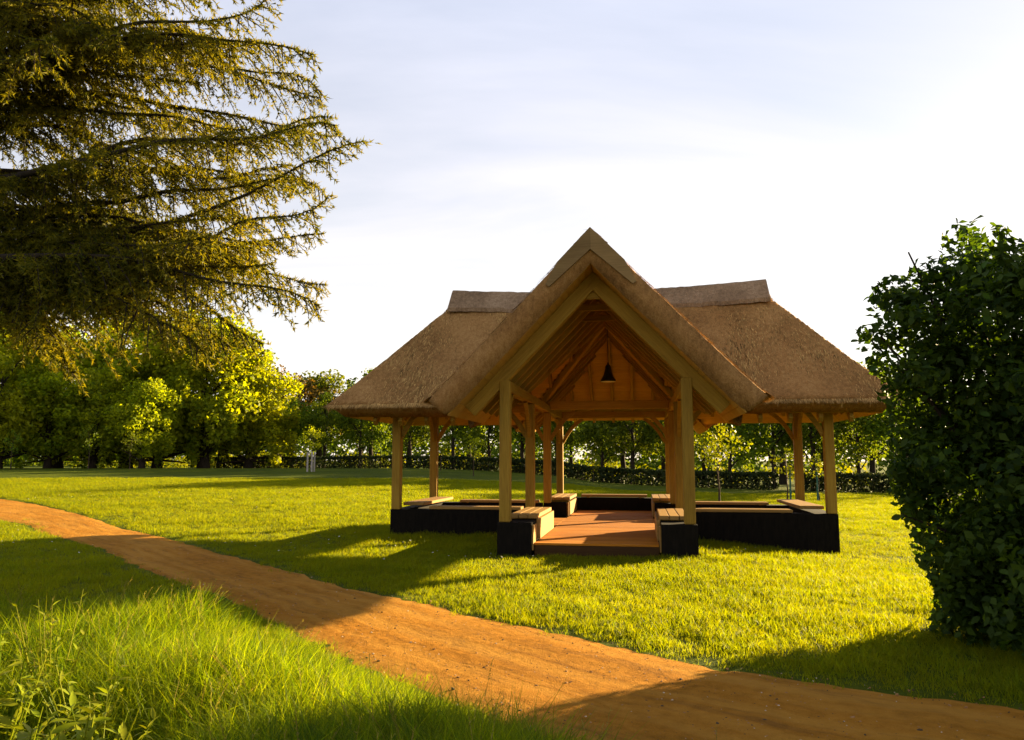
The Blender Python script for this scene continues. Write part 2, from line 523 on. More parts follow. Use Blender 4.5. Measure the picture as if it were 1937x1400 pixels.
# bottom skin: straight down inside, square to the slope at the eaves
eb = (Y <= YF + 1e-6) | (Y >= YB - 1e-6)
e_x = np.where(eb & (np.abs(X) <= XG + 1e-6), XG, np.where(inM, XE, XG)) - np.abs(X)
on_porch_side = ~inM
e_y = np.where(Y < YF - 1e-6, 9, np.where(Y > YB + 1e-6, YR - Y, np.where(np.abs(X) < XG - 1e-6, 9, np.minimum(Y - YF, YB - Y))))
kx = np.clip(1 - e_x / .5, 0, 1); ky = np.clip(1 - e_y / .5, 0, 1)
Bx = X - np.sign(X) * .30 * kx
sgn = np.where(Y < 1.64, 1, -1)
By = Y + sgn * .30 * ky
k = np.maximum(kx, ky)
BZ = T - TH * (1 - k) - .26 * k
ny, nx = X.shape
top = np.stack([X, Y, T], -1).reshape(-1, 3)
bot = np.stack([Bx, By, BZ], -1).reshape(-1, 3)
cx = (xs[:-1] + xs[1:]) / 2; cyv = (ys[:-1] + ys[1:]) / 2
CX, CY = np.meshgrid(cx, cyv)
cell = ((CY > YF) & (CY < YB)) | (np.abs(CX) < XG)
ids = np.arange(nx * ny).reshape(ny, nx)
Vn = nx * ny
faces = []
for jj in range(ny - 1):
    for ii in range(nx - 1):
        if not cell[jj, ii]: continue
        a, b, c, d = ids[jj, ii], ids[jj, ii + 1], ids[jj + 1, ii + 1], ids[jj + 1, ii]
        faces.append((a, b, c, d)); faces.append((a + Vn, d + Vn, c + Vn, b + Vn))
        for (di, dj, p, q) in ((0, -1, a, b), (1, 0, b, c), (0, 1, c, d), (-1, 0, d, a)):
            i2, j2 = ii + di, jj + dj
            if i2 < 0 or j2 < 0 or i2 >= nx - 1 or j2 >= ny - 1 or not cell[j2, i2]:
                faces.append((q, p, p + Vn, q + Vn))
allv = np.concatenate([top, bot])
faces = np.array(faces)
used = np.unique(faces); remap = -np.ones(len(allv), int); remap[used] = np.arange(len(used))
roof = link('thatched_roof', mesh_np('thatched_roof', allv[used], remap[faces], [M['thatch']]), pav)

# reed stubble on the slopes and along the cut edges: short slivers lying down the slope
def roof_T(x, y):
    im = (y >= YF) & (y <= YB); ip = np.abs(x) <= XG
    return np.where(im & ip, np.maximum(T_main(x, y), T_porch(x, y)), np.where(im, T_main(x, y), T_porch(x, y)))
NR = 60000
rx = RNG.uniform(-XE, XE, NR); ry = RNG.uniform(YG, YB, NR)
ok = ((ry > YF) | (np.abs(rx) < XG)); rx, ry = rx[ok], ry[ok]
# extra along eaves
ne = 5200
ex = np.concatenate([RNG.uniform(-XE, XE, ne), RNG.choice([-1, 1], ne) * (XE - .03), RNG.choice([-1, 1], ne) * (XG - .02)])
ey = np.concatenate([np.full(ne, YF + .03), RNG.uniform(YF, YB, ne), RNG.uniform(YG, YF, ne)])
msk = ~((np.abs(ex) < XG - .1) & (ey > YF) & (ey < YF + .1))
rx = np.concatenate([rx, ex[msk]]); ry = np.concatenate([ry, ey[msk]])
rz = roof_T(rx, ry); h = .03
gxr = (roof_T(rx + h, ry) - roof_T(rx - h, ry)) / (2 * h); gyr = (roof_T(rx, ry + h) - roof_T(rx, ry - h)) / (2 * h)
g2 = np.sqrt(gxr ** 2 + gyr ** 2) + 1e-6
down = np.stack([-gxr / g2, -gyr / g2, -g2], -1); down /= np.linalg.norm(down, axis=1, keepdims=True)
nrm = np.stack([-gxr, -gyr, np.ones_like(gxr)], -1); nrm /= np.linalg.norm(nrm, axis=1, keepdims=True)
side = np.cross(down, nrm)
p = np.stack([rx, ry, rz], -1) + nrm * .004
ln = RNG.uniform(.07, .22, len(rx))[:, None]; wd = RNG.uniform(.006, .014, len(rx))[:, None]
dirn = down + nrm * RNG.uniform(.0, .09, len(rx))[:, None] + side * RNG.normal(0, .18, len(rx))[:, None]
q0 = p - side * wd - nrm * .012; q1 = p + side * wd - nrm * .012; q2 = p + dirn * ln
V = np.stack([q0, q1, q2], 1).reshape(-1, 3)
link('thatch_reeds', mesh_np('thatch_reeds', V, np.arange(len(V)).reshape(-1, 3), [M['reed']]), roof, kind='stuff')

# ridge crest: a thicker saddle of reed over the main ridge, sagging a little in the middle, flared at its ends
def crest(length, ridge, span, slope, name, y_mid=1.64, axis='x', x0=None, x1=None, lift=.1, flare=.10):
    n, mm = 70, 15
    a0, a1 = (x0, x1) if x0 is not None else (-length, length)
    us = np.linspace(a0, a1, n); vs = np.linspace(-span, span, mm)
    U, W = np.meshgrid(us, vs)
    W = W * (1 + .10 * (vnoise(U * 3.1, W * 0, 35) - .5) + .05 * (vnoise(U * 11, W * 0, 36) - .5))
    z = ridge - slope * np.sqrt(W ** 2 + .05 ** 2) + lift + flare * (U / max(abs(a0), abs(a1))) ** 2
    z += .018 * (vnoise(U * 12, W * 12, 33) - .5)
    edge = np.clip(1 - np.abs(W) / span, 0, 1)
    zb = z - .02 - .14 * np.clip(edge * 8, 0, 1)
    edge_row = np.zeros(W.shape, bool); edge_row[0] = edge_row[-1] = True
    zb = np.where(edge_row, z - .10, zb)
    xy = (U, W + y_mid) if axis == 'x' else (W, U)
    Vt = np.stack([xy[0], xy[1], z], -1).reshape(-1, 3); Vb = np.stack([xy[0], xy[1], zb], -1).reshape(-1, 3)
    N = n * mm; Fs = []
    g = np.arange(N).reshape(mm, n)
    for j in range(mm - 1):
        for i in range(n - 1):
            a, b, c, d = g[j, i], g[j, i + 1], g[j + 1, i + 1], g[j + 1, i]
            Fs += [(a, b, c, d), (a + N, d + N, c + N, b + N)]
    for i in range(n - 1):
        Fs += [(g[0, i + 1], g[0, i], g[0, i] + N, g[0, i + 1] + N), (g[-1, i], g[-1, i + 1], g[-1, i + 1] + N, g[-1, i] + N)]
    for j in range(mm - 1):
        Fs += [(g[j, 0], g[j + 1, 0], g[j + 1, 0] + N, g[j, 0] + N), (g[j + 1, -1], g[j, -1], g[j, -1] + N, g[j + 1, -1] + N)]
    return link(name, mesh_np(name, np.concatenate([Vt, Vb]), Fs, [M['crest']]), roof)
crest(3.88, RIDGE_M, .52, 1.132, 'ridge_crest', lift=.07, flare=.15)
crest(1, RIDGE_P, .30, 1.037, 'ridge_crest', axis='y', x0=-3.92, x1=1.2, lift=.035, flare=0)

# bargeboards: a short V of boards under the front peak
for s in (-1, 1):
    y0, y1 = YG - .055, YG - .006
    def zt(x): return RIDGE_P - .0 - 1.037 * x
    pts = [(0, zt(0) - .01), (.60, zt(.60) - .01), (.80, zt(.80) - .19), (.74, zt(.74) - .30), (0, zt(0) - .41)]
    Vv = [(s * a, y0, b) for a, b in pts] + [(s * a, y1, b) for a, b in pts]
    n = 5
    Ff = [tuple(range(n)), tuple(range(n, 2 * n))[::-1]] + [(k, k + n, (k + 1) % n + n, (k + 1) % n) for k in range(n)]
    if s > 0: Ff = [f[::-1] for f in Ff]
    link('bargeboard', mesh_np('bargeboard', [(x + s * .0015, y, z) for x, y, z in Vv], Ff, [M['barge']]), roof)

# sheathing boards under the thatch (many narrow boards, kept as one part for each slope)
def boards_slope(name, strips):
    b = Buf()
    for (p0, p1, up, nrm_) in strips:
        p0, p1, up, nrm_ = map(np.array, (p0, p1, up, nrm_))
        V8 = [p0, p1, p1 + up, p0 + up]; V8 = V8 + [v - nrm_ for v in V8]
        b.add(V8, [(0, 1, 2, 3), (7, 6, 5, 4), (0, 4, 5, 1), (1, 5, 6, 2), (2, 6, 7, 3), (3, 7, 4, 0)])
    return link(name, b.mesh(name, [M['sheath']]), roof, kind='stuff')
bw = .155
for s in (-1, 1):
    st = []
    x = .02
    while x < 2.5:                                           # porch and rear-arm sides
        z0 = B_porch(x) - .006; x2 = x + bw * .695 * .96; z1 = B_porch(x2) - .006
        dy = (1.037 * (x + .1) + .05) / 1.132                # main roof takes over inside this band
        yv0, yv1 = 1.64 - dy, 1.64 + dy
        yr_end = min(YR - .3, YR - (B_porch(x) - 2.80) / .60)
        off = .004 * random.random()
        for (ya, yb) in ((YG + .03, max(YG + .2, yv0) if x < 2.2 else YF + .3), (yv1 if x < 2.2 else YB - .3, yr_end)):
            if yb - ya > .1:
                st.append(((s * x, ya, z0 - off), (s * x, yb, z0 - off), (s * (x2 - x), 0, z1 - z0), (s * .014, 0, .02)))
        x += bw * .695
    boards_slope('porch_sheathing', st)
    st = []
    d = .02
    while d < 2.25:                                          # main roof, front (s=-1) and rear (s=1)
        z0 = B_main(1.64 + d) - .006; d2 = d + bw * .66 * .96; z1 = B_main(1.64 + d2) - .006
        xv = (1.132 * (d + .1) - .05) / 1.037
        xh = min(5.65, XE - (z0 + TH - 2.86) / 1.21)
        for t in (-1, 1):
            if xh > xv:
                st.append(((t * xv, 1.64 + s * d, z0), (t * xh, 1.64 + s * d, z0), (0, s * (d2 - d), z1 - z0), (0, s * .014, .02)))
        d += bw * .66
    boards_slope('main_sheathing', st)
# rear hip: boards seen from inside, each its own piece
yb = YR - .22
while yb > 3.9:
    y2 = yb - bw * .857 * .965
    z0, z1 = B_rear(yb) - .006, B_rear(y2) - .006
    xh = min((RIDGE_P - TH - z0) / 1.037, (RIDGE_P - TH - z1) / 1.037) - .01
    if xh > .05:
        xh = min(xh, 2.5)
        beam('board', (-xh, (yb + y2) / 2, (z0 + z1) / 2), (xh, (yb + y2) / 2, (z0 + z1) / 2), bw * .965, .02, roof, M['sheath'], .002, roll=-math.atan(.60))
    yb -= bw * .857
# main hip ends: boards
for s in (-1, 1):
    st = []; x = XE - .35
    while x > 4.1:
        x2 = x - .1 * .96
        z0, z1 = 2.86 + (XE - x) * 1.21 - TH - .006, 2.86 + (XE - x2) * 1.21 - TH - .006
        hw = (RIDGE_M - TH - max(z0, z1)) / 1.132
        hw0 = min(hw, 2.35)
        if hw0 > .1:
            st.append(((s * x, 1.64 - hw0, z0), (s * x, 1.64 + hw0, z0), (s * (x2 - x), 0, z1 - z0), (s * .014, 0, .02)))
        x -= .1
    boards_slope('hip_sheathing', st)

# rafters
RD, RW = .15, .085
def raf(p0, p1, w=RW, d=RD, name='rafter'):
    p0, p1 = Vector(p0), Vector(p1)
    ax = (p1 - p0).normalized(); hz = Vector((0, 0, 1)).cross(ax).normalized(); up = ax.cross(hz)
    if up.z < 0: up = -up
    off = up * -(d / 2 + .028)
    return beam(name, p0 + off, p1 + off, w, d, roof)
for s in (-1, 1):
    for y in (-2.68, -2.08, -1.48, -.88, -.28, .32, .92, 2.4, 3.0, 3.6, 4.2, 4.8, 5.4, 6.0):
        xm = 2.38
        if y > YF + .25 and y < YB - .25:
            xm = min(xm, (1.132 * abs(y - 1.64) - .05) / 1.037 - .05)
        xtop = .03
        if y > 3.5: xtop = max(.03, (RIDGE_P - TH - B_rear(y)) / 1.037 + .04)
        if xm > xtop + .15:
            raf((s * xm, y, B_porch(xm)), (s * xtop, y, B_porch(xtop)))
    raf((s * 2.42, -3.28, B_porch(2.42)), (s * .03, -3.28, B_porch(.03)), .17, .25, 'principal_rafter')
    for x in np.arange(-5.1, 5.2, .6):
        ax_ = abs(x)
        dm = 2.36
        dmin = .03
        lim = (1.037 * ax_ + .05) / 1.132 - .05
        if ax_ < 2.5: dm = min(dm, lim)
        if ax_ > 4.0: dmin = (RIDGE_M - TH - (2.86 + (XE - ax_) * 1.21 - TH)) / 1.132 + .03
        if dm > dmin + .15:
            yb_ = min(dm, 2.05) if s > 0 else dm
            raf((x, 1.64 + s * yb_, B_main(1.64 + yb_)), (x, 1.64 + s * dmin, B_main(1.64 + dmin)))
    for y in np.arange(-.1, 3.5, .6):                     # hip jacks
        hw = abs(y - 1.64)
        zt_ = B_main(y); xt = XE - (zt_ + TH - 2.86) / 1.21
        if 5.6 - max(xt, 4.02) > .15:
            x_ = max(xt, 4.02)
            raf((s * 5.6, y, 2.86 + (XE - 5.6) * 1.21 - TH), (s * x_, y, 2.86 + (XE - x_) * 1.21 - TH))
    for t in (-1, 1):                                     # valley rafters from the crossing to the corners
        dv_ = 2.15
        xv = (1.132 * dv_ - .05) / 1.037
        raf((s * xv, 1.64 + t * dv_, B_main(1.64 + dv_)), (s * .04, 1.64 + t * .04, B_main(1.64 + .04)), .11, .17, 'valley_rafter')
for x in np.arange(-1.8, 1.81, .6):                       # rear hip
    yt = YR - (RIDGE_P - TH - 1.037 * max(abs(x), .03) - 2.80) / .60
    raf((x, YR - .32, B_rear(YR - .32)), (x, yt + .04, B_rear(yt + .04)))
for y in (-3.28, -2.08, -.88):
    xw = .42 if y < -3 else .36
    beam('collar', (-xw, y - (.0 if y < -3 else .09), 4.70), (xw, y - (.0 if y < -3 else .09), 4.70), .06, .13, roof)

# posts, plates, tie beam, braces
PZ0, PZ1 = .55, 3.14
posts = [(sx * HW, y) for sx in (-1, 1) for y in (-DP, 0, DM, DM + 3.28)] + [(sx * HL, y) for sx in (-1, 1) for y in (0, DM)]
for (x, y) in posts:
    beam('post', (x, y, PZ0), (x, y, 2.945 if abs(y - 1.64) < 3 or y > 5 else PZ1), .2, .2, pav, bev=.014)
zc = 3.045
for s in (-1, 1):
    beam('wall_plate', (s * HW, -3.165, zc), (s * HW, DM + 3.28 + .12, zc), .17, .19, pav)
for y in (0, DM):
    for s in (-1, 1):
        beam('wall_plate', (s * (HW + .09), y, zc), (s * (HL + .12), y, zc), .17, .185, pav)
beam('tie_beam', (-HW + .09, DM, 3.13), (HW - .09, DM, 3.13), .18, .22, pav)
beam('tie_beam', (-HW + .09, DM + 3.28, 3.06), (HW - .09, DM + 3.28, 3.06), .18, .19, pav)
for s in (-1, 1):
    beam('wall_plate', (s * HL, .09, zc), (s * HL, DM - .09, zc), .17, .183, pav)

def brace(px, py, dx, dy, reach=.72, drop=.74, th=.10, wd=.075):
    n = 9; V = []
    for k in range(n):
        t = k / (n - 1)
        u = .095 + (reach - .095) * t; z = 2.95 - drop * (1 - t)
        bow = .07 * math.sin(math.pi * t)
        u -= bow * .7; z += bow * .7
        for (a, b) in ((-1, -1), (1, -1), (1, 1), (-1, 1)):
            uu = u + b * th / 2 * .72; zz = z - b * th / 2 * .72
            if k == 0: uu = max(uu, .09)
            V.append((px + dx * uu + dy * a * wd / 2, py + dy * uu + dx * a * wd / 2, min(zz, 2.955)))
    Fs = []
    for k in range(n - 1):
        for c in range(4):
            Fs.append((k * 4 + c, k * 4 + (c + 1) % 4, (k + 1) * 4 + (c + 1) % 4, (k + 1) * 4 + c))
    Fs += [(3, 2, 1, 0), tuple((n - 1) * 4 + c for c in range(4))]
    me = mesh_np('brace', V, Fs, [M['oak']])
    bm = bmesh.new(); bm.from_mesh(me); bmesh.ops.recalc_face_normals(bm, faces=bm.faces); bm.to_mesh(me); bm.free()
    link('brace', me, pav)
for s in (-1, 1):
    for (y, d) in ((0, 1), (DM, -1)):
        brace(s * HL, y, -s, 0); brace(s * HL, y, 0, d); brace(s * HW, y, s, 0)
    brace(s * HW, DM + 3.28, -s, 0); brace(s * HW, DM + 3.28, 0, -1)
    brace(s * HW, -DP, 0, 1); brace(s * HW, 0, 0, -1); brace(s * HW, DM, -s, 0)

# low black walls that carry the posts, with timber seats on them
ZB = -.75
def bench(lo, hi, seat=None, sz=(.575, .645), panels=(), planks=3, along='x'):
    b = block('low_wall', (lo[0], lo[1], ZB), (hi[0], hi[1], .55), pav, M['tar'], .006)
    c = b.location
    if seat:
        (x0, y0), (x1, y1) = seat
        for k in range(planks):
            g = .006
            if along == 'x':
                w = (y1 - y0) / planks
                block('seat_plank', (x0 - c.x, y0 + k * w + g - c.y, sz[0] - c.z), (x1 - c.x, y0 + (k + 1) * w - g - c.y, sz[1] - c.z), b, M['oak_seat'], .008)
            else:
                w = (x1 - x0) / planks
                block('seat_plank', (x0 + k * w + g - c.x, y0 - c.y, sz[0] - c.z), (x0 + (k + 1) * w - g - c.x, y1 - c.y, sz[1] - c.z), b, M['oak_seat'], .008)
        if along == 'x':
            for xx in (x0 + .2, x1 - .2):
                block('seat_bearer', (xx - .03 - c.x, y0 + .03 - c.y, .55 - c.z), (xx + .03 - c.x, y1 - .03 - c.y, sz[0] - .001 - c.z), b, M['oak'], .003)
        else:
            for yy in (y0 + .2, y1 - .2):
                block('seat_bearer', (x0 + .03 - c.x, yy - .03 - c.y, .55 - c.z), (x1 - .03 - c.x, yy + .03 - c.y, sz[0] - .001 - c.z), b, M['oak'], .003)
    for (plo, phi) in panels:
        block('side_panel', Vector(plo) - c, Vector(phi) - c, b, M['oak_seat'], .004)
    return b
for s in (-1, 1):
    def mx(lo, hi):
        return ((min(s * lo[0], s * hi[0]), lo[1]), (max(s * lo[0], s * hi[0]), hi[1]))
    # wings: front, end and rear
    l, h_ = mx((1.78, -.11), (4.88, .34)); sl = mx((1.86, -.06), (3.98, .38)); bench(l, h_, sl, (.56, .625))
    l, h_ = mx((4.42, .345), (4.88, 2.935)); sl = mx((4.16, .16), (4.66, 3.02))
    bench(l, h_, None)
    l, h_ = mx((1.78, 2.94), (4.88, 3.39)); sl2 = mx((1.86, 2.9), (3.95, 3.34)); bench(l, h_, sl2, (.56, .625))
    b = block('seat_slab', (sl[0][0], sl[0][1], .63), (sl[1][0], sl[1][1], .70), pav, M['oak_seat'], .01)
    # porch sides
    l, h_ = mx((1.15, -3.44), (1.775, -.115)); sl = mx((1.13, -2.72), (1.68, -.34))
    pan = []
    xi0, xi1 = sorted((s * 1.118, s * 1.148))
    pan.append(((xi0, -3.40, .06), (xi1, -2.9, .50)))
    xi0, xi1 = sorted((s * 1.085, s * 1.148))
    pan.append(((xi0, -2.72, .20), (xi1, -.34, .572)))
    bench(l, h_, sl, (.575, .65), pan, along='y')
    # rear alcove sides
    l, h_ = mx((1.15, 3.395), (1.775, 6.70)); sl = mx((1.10, 3.62), (1.68, 6.1))
    xi0, xi1 = sorted((s * 1.10, s * 1.148))
    bench(l, h_, sl, (.60, .68), [((xi0, 3.42, .2), (xi1, 6.15, .55))], along='y')
    # corner blocks under the inner rear posts
l, h_ = (-1.145, 6.26), (1.145, 6.70)
bench(l, h_, ((-.98, 6.24), (.98, 6.68)), (.575, .65))

# deck of boards across the porch, the crossing and the wings
deck = block('deck', (-1.112, -3.30, -.6), (1.112, 6.25, .145), pav, M['tar'], .004)
dc = deck.location
pw = .1445
nplk = int((6.25 + 3.33) / pw)
for k in range(nplk):
    y0 = -3.34 + k * pw
    zj = random.uniform(-.0015, .0015)
    o = block('plank', (-1.108 - dc.x, y0 + .003 - dc.y, .148 - dc.z), (1.108 - dc.x, y0 + pw - .003 - dc.y, .186 - dc.z), deck, M['deck'], .003)
    o.location.z += zj
    if .40 < y0 and y0 + pw < 2.9:
        for s in (-1, 1):
            lo, hi = sorted((s * 1.114, s * 4.41))
            o = block('plank', (lo - dc.x, y0 + .003 - dc.y, .148 - dc.z), (hi - dc.x, y0 + pw - .003 - dc.y, .186 - dc.z), deck, M['deck'], .003)
            o.location.z -= zj
block('fascia_board', (-1.108 - dc.x, -3.335 - dc.y, -.1 - dc.z), (1.108 - dc.x, -3.303 - dc.y, .144 - dc.z), deck, M['dark_wood'], .004)

# pendant lamp
lx, ly = to_world(.06, 1.70)
lamp = link('pendant_lamp', None, label='black bell-shaped metal pendant lamp hanging on a long cord under the thatched roof', cat='lamp', loc=(lx, ly, 3.60))
def lathe(name, prof_, mat, parent, n=28):
    V = []; Fs = []
    for (r, z) in prof_:
        for k in range(n):
            t = 2 * math.pi * k / n; V.append((r * math.cos(t), r * math.sin(t), z))
    for j in range(len(prof_) - 1):
        for k in range(n):
            Fs.append((j * n + k, j * n + (k + 1) % n, (j + 1) * n + (k + 1) % n, (j + 1) * n + k))
    return link(name, mesh_np(name, V, Fs, [mat], True), parent)
lathe('lamp_shade', [(.188, -.005), (.192, 0), (.18, .05), (.145, .10), (.115, .165), (.095, .235), (.088, .25), (.09, .262), (.075, .30), (.07, .37), (.052, .41), (.025, .425), (.022, .47), (.004, .48)], M['black'], lamp)
lathe('shade_lining', [(.184, -.004), (.172, .05), (.138, .10), (.108, .165), (.086, .235), (.01, .245)], M['white'], lamp)
lathe('bulb', [(.004, .02), (.03, .03), (.042, .06), (.035, .1), (.018, .14), (.018, .2)], M['white'], lamp, 14)
lathe('cord', [(.008, .475), (.008, 1.50)], M['black'], lamp, 8)

# ------------------------------------------------------------------ vegetation helpers
def quads_leaf(P, Nn, size, aspect=.6, rng=RNG, droop=0.0, fold=0.0):
    """rhombic leaves at P, facing Nn"""
    n = len(P)
    Nn = Nn / (np.linalg.norm(Nn, axis=1, keepdims=True) + 1e-9)
    r = rng.normal(size=(n, 3)); r[:, 2] -= droop
    t = r - Nn * (r * Nn).sum(1, keepdims=True); t /= (np.linalg.norm(t, axis=1, keepdims=True) + 1e-9)
    b = np.cross(Nn, t)
    s = (size * rng.uniform(.65, 1.3, n))[:, None] if np.isscalar(size) else size[:, None]
    v0 = P - t * s * .5; v2 = P + t * s * .5 - Nn * s * fold
    v1 = P + b * s * .5 * aspect - t * s * .06 + Nn * s * .08; v3 = P - b * s * .5 * aspect - t * s * .06 + Nn * s * .08
    return np.stack([v0, v1, v2, v3], 1).reshape(-1, 3)

def clumps(centers, radii, per, size, rng, flat=.8, outward=.9, droop=.3):
    Ps, Ns = [], []
    for c, r in zip(centers, radii):
        k = max(6, int(per * r ** 2))
        d = rng.normal(size=(k, 3)); d /= np.linalg.norm(d, axis=1, keepdims=True)
        rad = r * rng.uniform(0, 1, k) ** .38
        off = d * rad[:, None] * np.array([1, 1, flat])
        Ps.append(np.asarray(c) + off)
        Ns.append(d * outward * .7 + rng.normal(size=(k, 3)) * .75 + np.array([0, 0, .25]))
    P = np.concatenate(Ps); N = np.concatenate(Ns)
    V = quads_leaf(P, N, size, .66, rng, droop)
    return V

def deciduous(seed, H, cr, cb, ncl, clr, per, leaf, tr, mat, bark=None, sparse=1.0, lean=0.0, top_pow=1.0, limbs=16, weep=0):
    """returns (trunk mesh, crown mesh): height H, crown radius cr, crown base height cb"""
    rng = np.random.default_rng(seed)
    hc = (H + cb) / 2; hr = (H - cb) / 2
    C, Rr = [], []
    while len(C) < ncl:
        d = rng.normal(size=3); d /= np.linalg.norm(d)
        rad = rng.uniform(.35, 1) ** .6
        a = math.atan2(d[1], d[0])
        wob = .78 + .4 * float(vnoise(np.array([a * 1.3 + 5]), np.array([d[2] * 2.2 + 7]), seed)[0])
        z = hc + d[2] * hr * rad * (.93 if d[2] > 0 else .98)
        taper = 1 - .30 * max(0, d[2]) ** 2 * top_pow
        p = np.array([d[0] * cr * rad * wob * taper, d[1] * cr * rad * wob * taper, z])
        C.append(p); Rr.append(clr * rng.uniform(.65, 1.25))
    if weep:
        for k in range(weep):
            a = rng.uniform(0, 2 * math.pi); rr = cr * rng.uniform(.75, 1.0)
            z0 = rng.uniform(cb + .8, hc)
            for j in range(4):
                C.append(np.array([math.cos(a) * rr, math.sin(a) * rr, z0 - j * .55])); Rr.append(clr * .45)
    V = clumps(C, Rr, per * sparse, leaf, rng)
    crown = mesh_np('crown', V, np.arange(len(V)).reshape(-1, 4), [mat])
    b = Buf()
    ht = cb + (H - cb) * .72
    pts = [(0, 0, -.4)] + [(lean * t * H + rng.normal(0, .02 * H * t), rng.normal(0, .02 * H * t), ht * t) for t in (.0, .1, .25, .45, .7, 1)]
    rads = [tr * 1.5, tr * 1.25, tr, tr * .85, tr * .68, tr * .42, tr * .1]
    tube(b, pts, rads, 9)
    order = rng.permutation(len(C))[:limbs]
    for k in order:
        c = C[k]
        t = float(np.clip((c[2] - cr * .6) / ht, cb * .75 / ht, .9))
        base = np.array([lean * t * H, 0, ht * t])
        mid = (base + c) / 2 + np.array([0, 0, .08 * H * (.5 if c[2] > base[2] else .1)]) * .5
        tube(b, [base, mid, c], [tr * .34 * (1 - t * .5), tr * .2, tr * .04], 5, False)
    return b.mesh('trunk', [bark or M['bark']], True), crown

def plant_tree(name, meshes, x, y, label, cat='tree', group=None, rz=0, sc=1.0, dz=0):
    t = link(name, None, label=label, cat=cat, group=group, loc=(x, y, float(ground_z(x, y)) + dz), rot=(0, 0, rz), scale=sc)
    link('trunk', meshes[0], t); link('crown', meshes[1], t)
    return t

# ------------------------------------------------------------------ big trees at the left
lind = [deciduous(101, 12.8, 4.7, 1.2, 95, 1.25, 120, .36, .42, M['linden'], weep=14, limbs=22),
        deciduous(102, 11.5, 4.2, .9, 80, 1.15, 120, .34, .36, M['linden'], weep=12, limbs=20),
        deciduous(103, 10.0, 3.6, .8, 64, 1.05, 120, .32, .30, M['linden'], weep=10, limbs=18)]
SPEC = [  # mesh, x, y, scale, label
    (0, -49.0, 74, 1.12, 'tall leafy tree at the left edge, behind the drooping conifer branches'),
    (1, -43.5, 66, .92, 'dark leafy tree near the left edge, its crown low over the lawn'),
    (0, -39.0, 79, 1.18, 'tall broad tree behind the low-hanging conifer branches'),
    (2, -37.0, 69, .80, 'rounded smaller tree in front of the left tree row'),
    (1, -33.6, 74, 1.02, 'sunlit leafy tree directly left of the highest one in the left row'),
    (0, -29.6, 75, 1.06, 'bright yellow-green tree, highest of the row at the left'),
    (1, -46.5, 80, 1.15, 'tall tree between the two leftmost trees of the row'),
    (2, -40.4, 68, .85, 'low rounded tree second from the left edge in front of the taller ones'),
    (2, -32.2, 68, .72, 'small rounded tree before the trunk of the highest left tree'),
    (1, -26.3, 78, .93, 'bright green tree at the right end of the left tree row'),
]
for k, (mi, x, y, sc, lab) in enumerate(SPEC):
    plant_tree('leafy_tree', lind[mi], x, y, lab, group='big leafy trees at the left of the lawn', rz=k * 1.7, sc=sc * 1.16)
bro = [deciduous(111, 11.0, 3.9, 2.6, 60, 1.0, 80, .30, .24, M['bronze'], sparse=.8, limbs=30),
       deciduous(112, 10.0, 3.8, 2.8, 52, .95, 80, .30, .22, M['bronze'], sparse=.6, limbs=34)]
plant_tree('bronze_tree', bro[0], -26.5, 88, 'bronze-tinted open tree right of the bright left tree row', rz=.4, sc=1.12)
plant_tree('bronze_tree', bro[1], -22.6, 92, 'thin bronze-tinted tree with forked trunk left of the thatched eave', rz=2.4, sc=1.1)
plant_tree('leafy_tree', deciduous(113, 11.0, 3.6, 2.0, 55, 1.1, 110, .34, .28, M['avenue']), -19.0, 98, 'green treetop just above the left slope of the thatched roof', sc=1.02)

# ------------------------------------------------------------------ avenue behind the hedge
ave = [deciduous(121, 7.6, 2.5, 1.9, 44, .85, 120, .27, .19, M['avenue'], limbs=14),
       deciduous(122, 7.0, 2.3, 1.7, 40, .80, 120, .27, .17, M['avenue'], limbs=14),
       deciduous(123, 8.4, 2.7, 2.1, 48, .90, 120, .28, .21, M['avenue'], limbs=14)]
def hedge_pt(t):      # t 0 at the right end, 1 at the far left end
    P3 = [np.array((31.0, 40.0)), np.array((15.5, 55.0)), np.array((-4.0, 70.0)), np.array((-34.0, 84.0))]
    u = t * 3; k = min(int(u), 2); f = u - k
    return P3[k] * (1 - f) + P3[k + 1] * f
words = ['first', 'second', 'third', 'fourth', 'fifth', 'sixth', 'seventh', 'eighth', 'ninth', 'tenth', 'eleventh', 'twelfth', 'thirteenth', 'fourteenth', 'fifteenth', 'sixteenth', 'seventeenth', 'eighteenth', 'nineteenth', 'twentieth']
NAV = 18
rr = random.Random(5)
for k in range(NAV):
    t = 1 - .86 * k / (NAV - 1)
    p = hedge_pt(t) + np.array((1.0, 3.2)) + np.array((rr.uniform(-.5, .5), rr.uniform(-.6, .6)))
    plant_tree('avenue_tree', ave[k % 3], p[0], p[1], 'dark avenue tree behind the hedge, %s from the left' % words[k], group='avenue trees behind the hedge', rz=rr.uniform(0, 6), sc=rr.uniform(.9, 1.08))
for k in range(13):
    t = 1 - .84 * k / 12
    p = hedge_pt(t) + np.array((4.5, 11.5)) + np.array((rr.uniform(-1, 1), rr.uniform(-1, 1)))
    plant_tree('avenue_tree', ave[(k + 1) % 3], p[0], p[1], 'tree in the rear row of the avenue, %s from the left' % words[k], group='rear row of avenue trees', rz=rr.uniform(0, 6), sc=rr.uniform(1.25, 1.5))

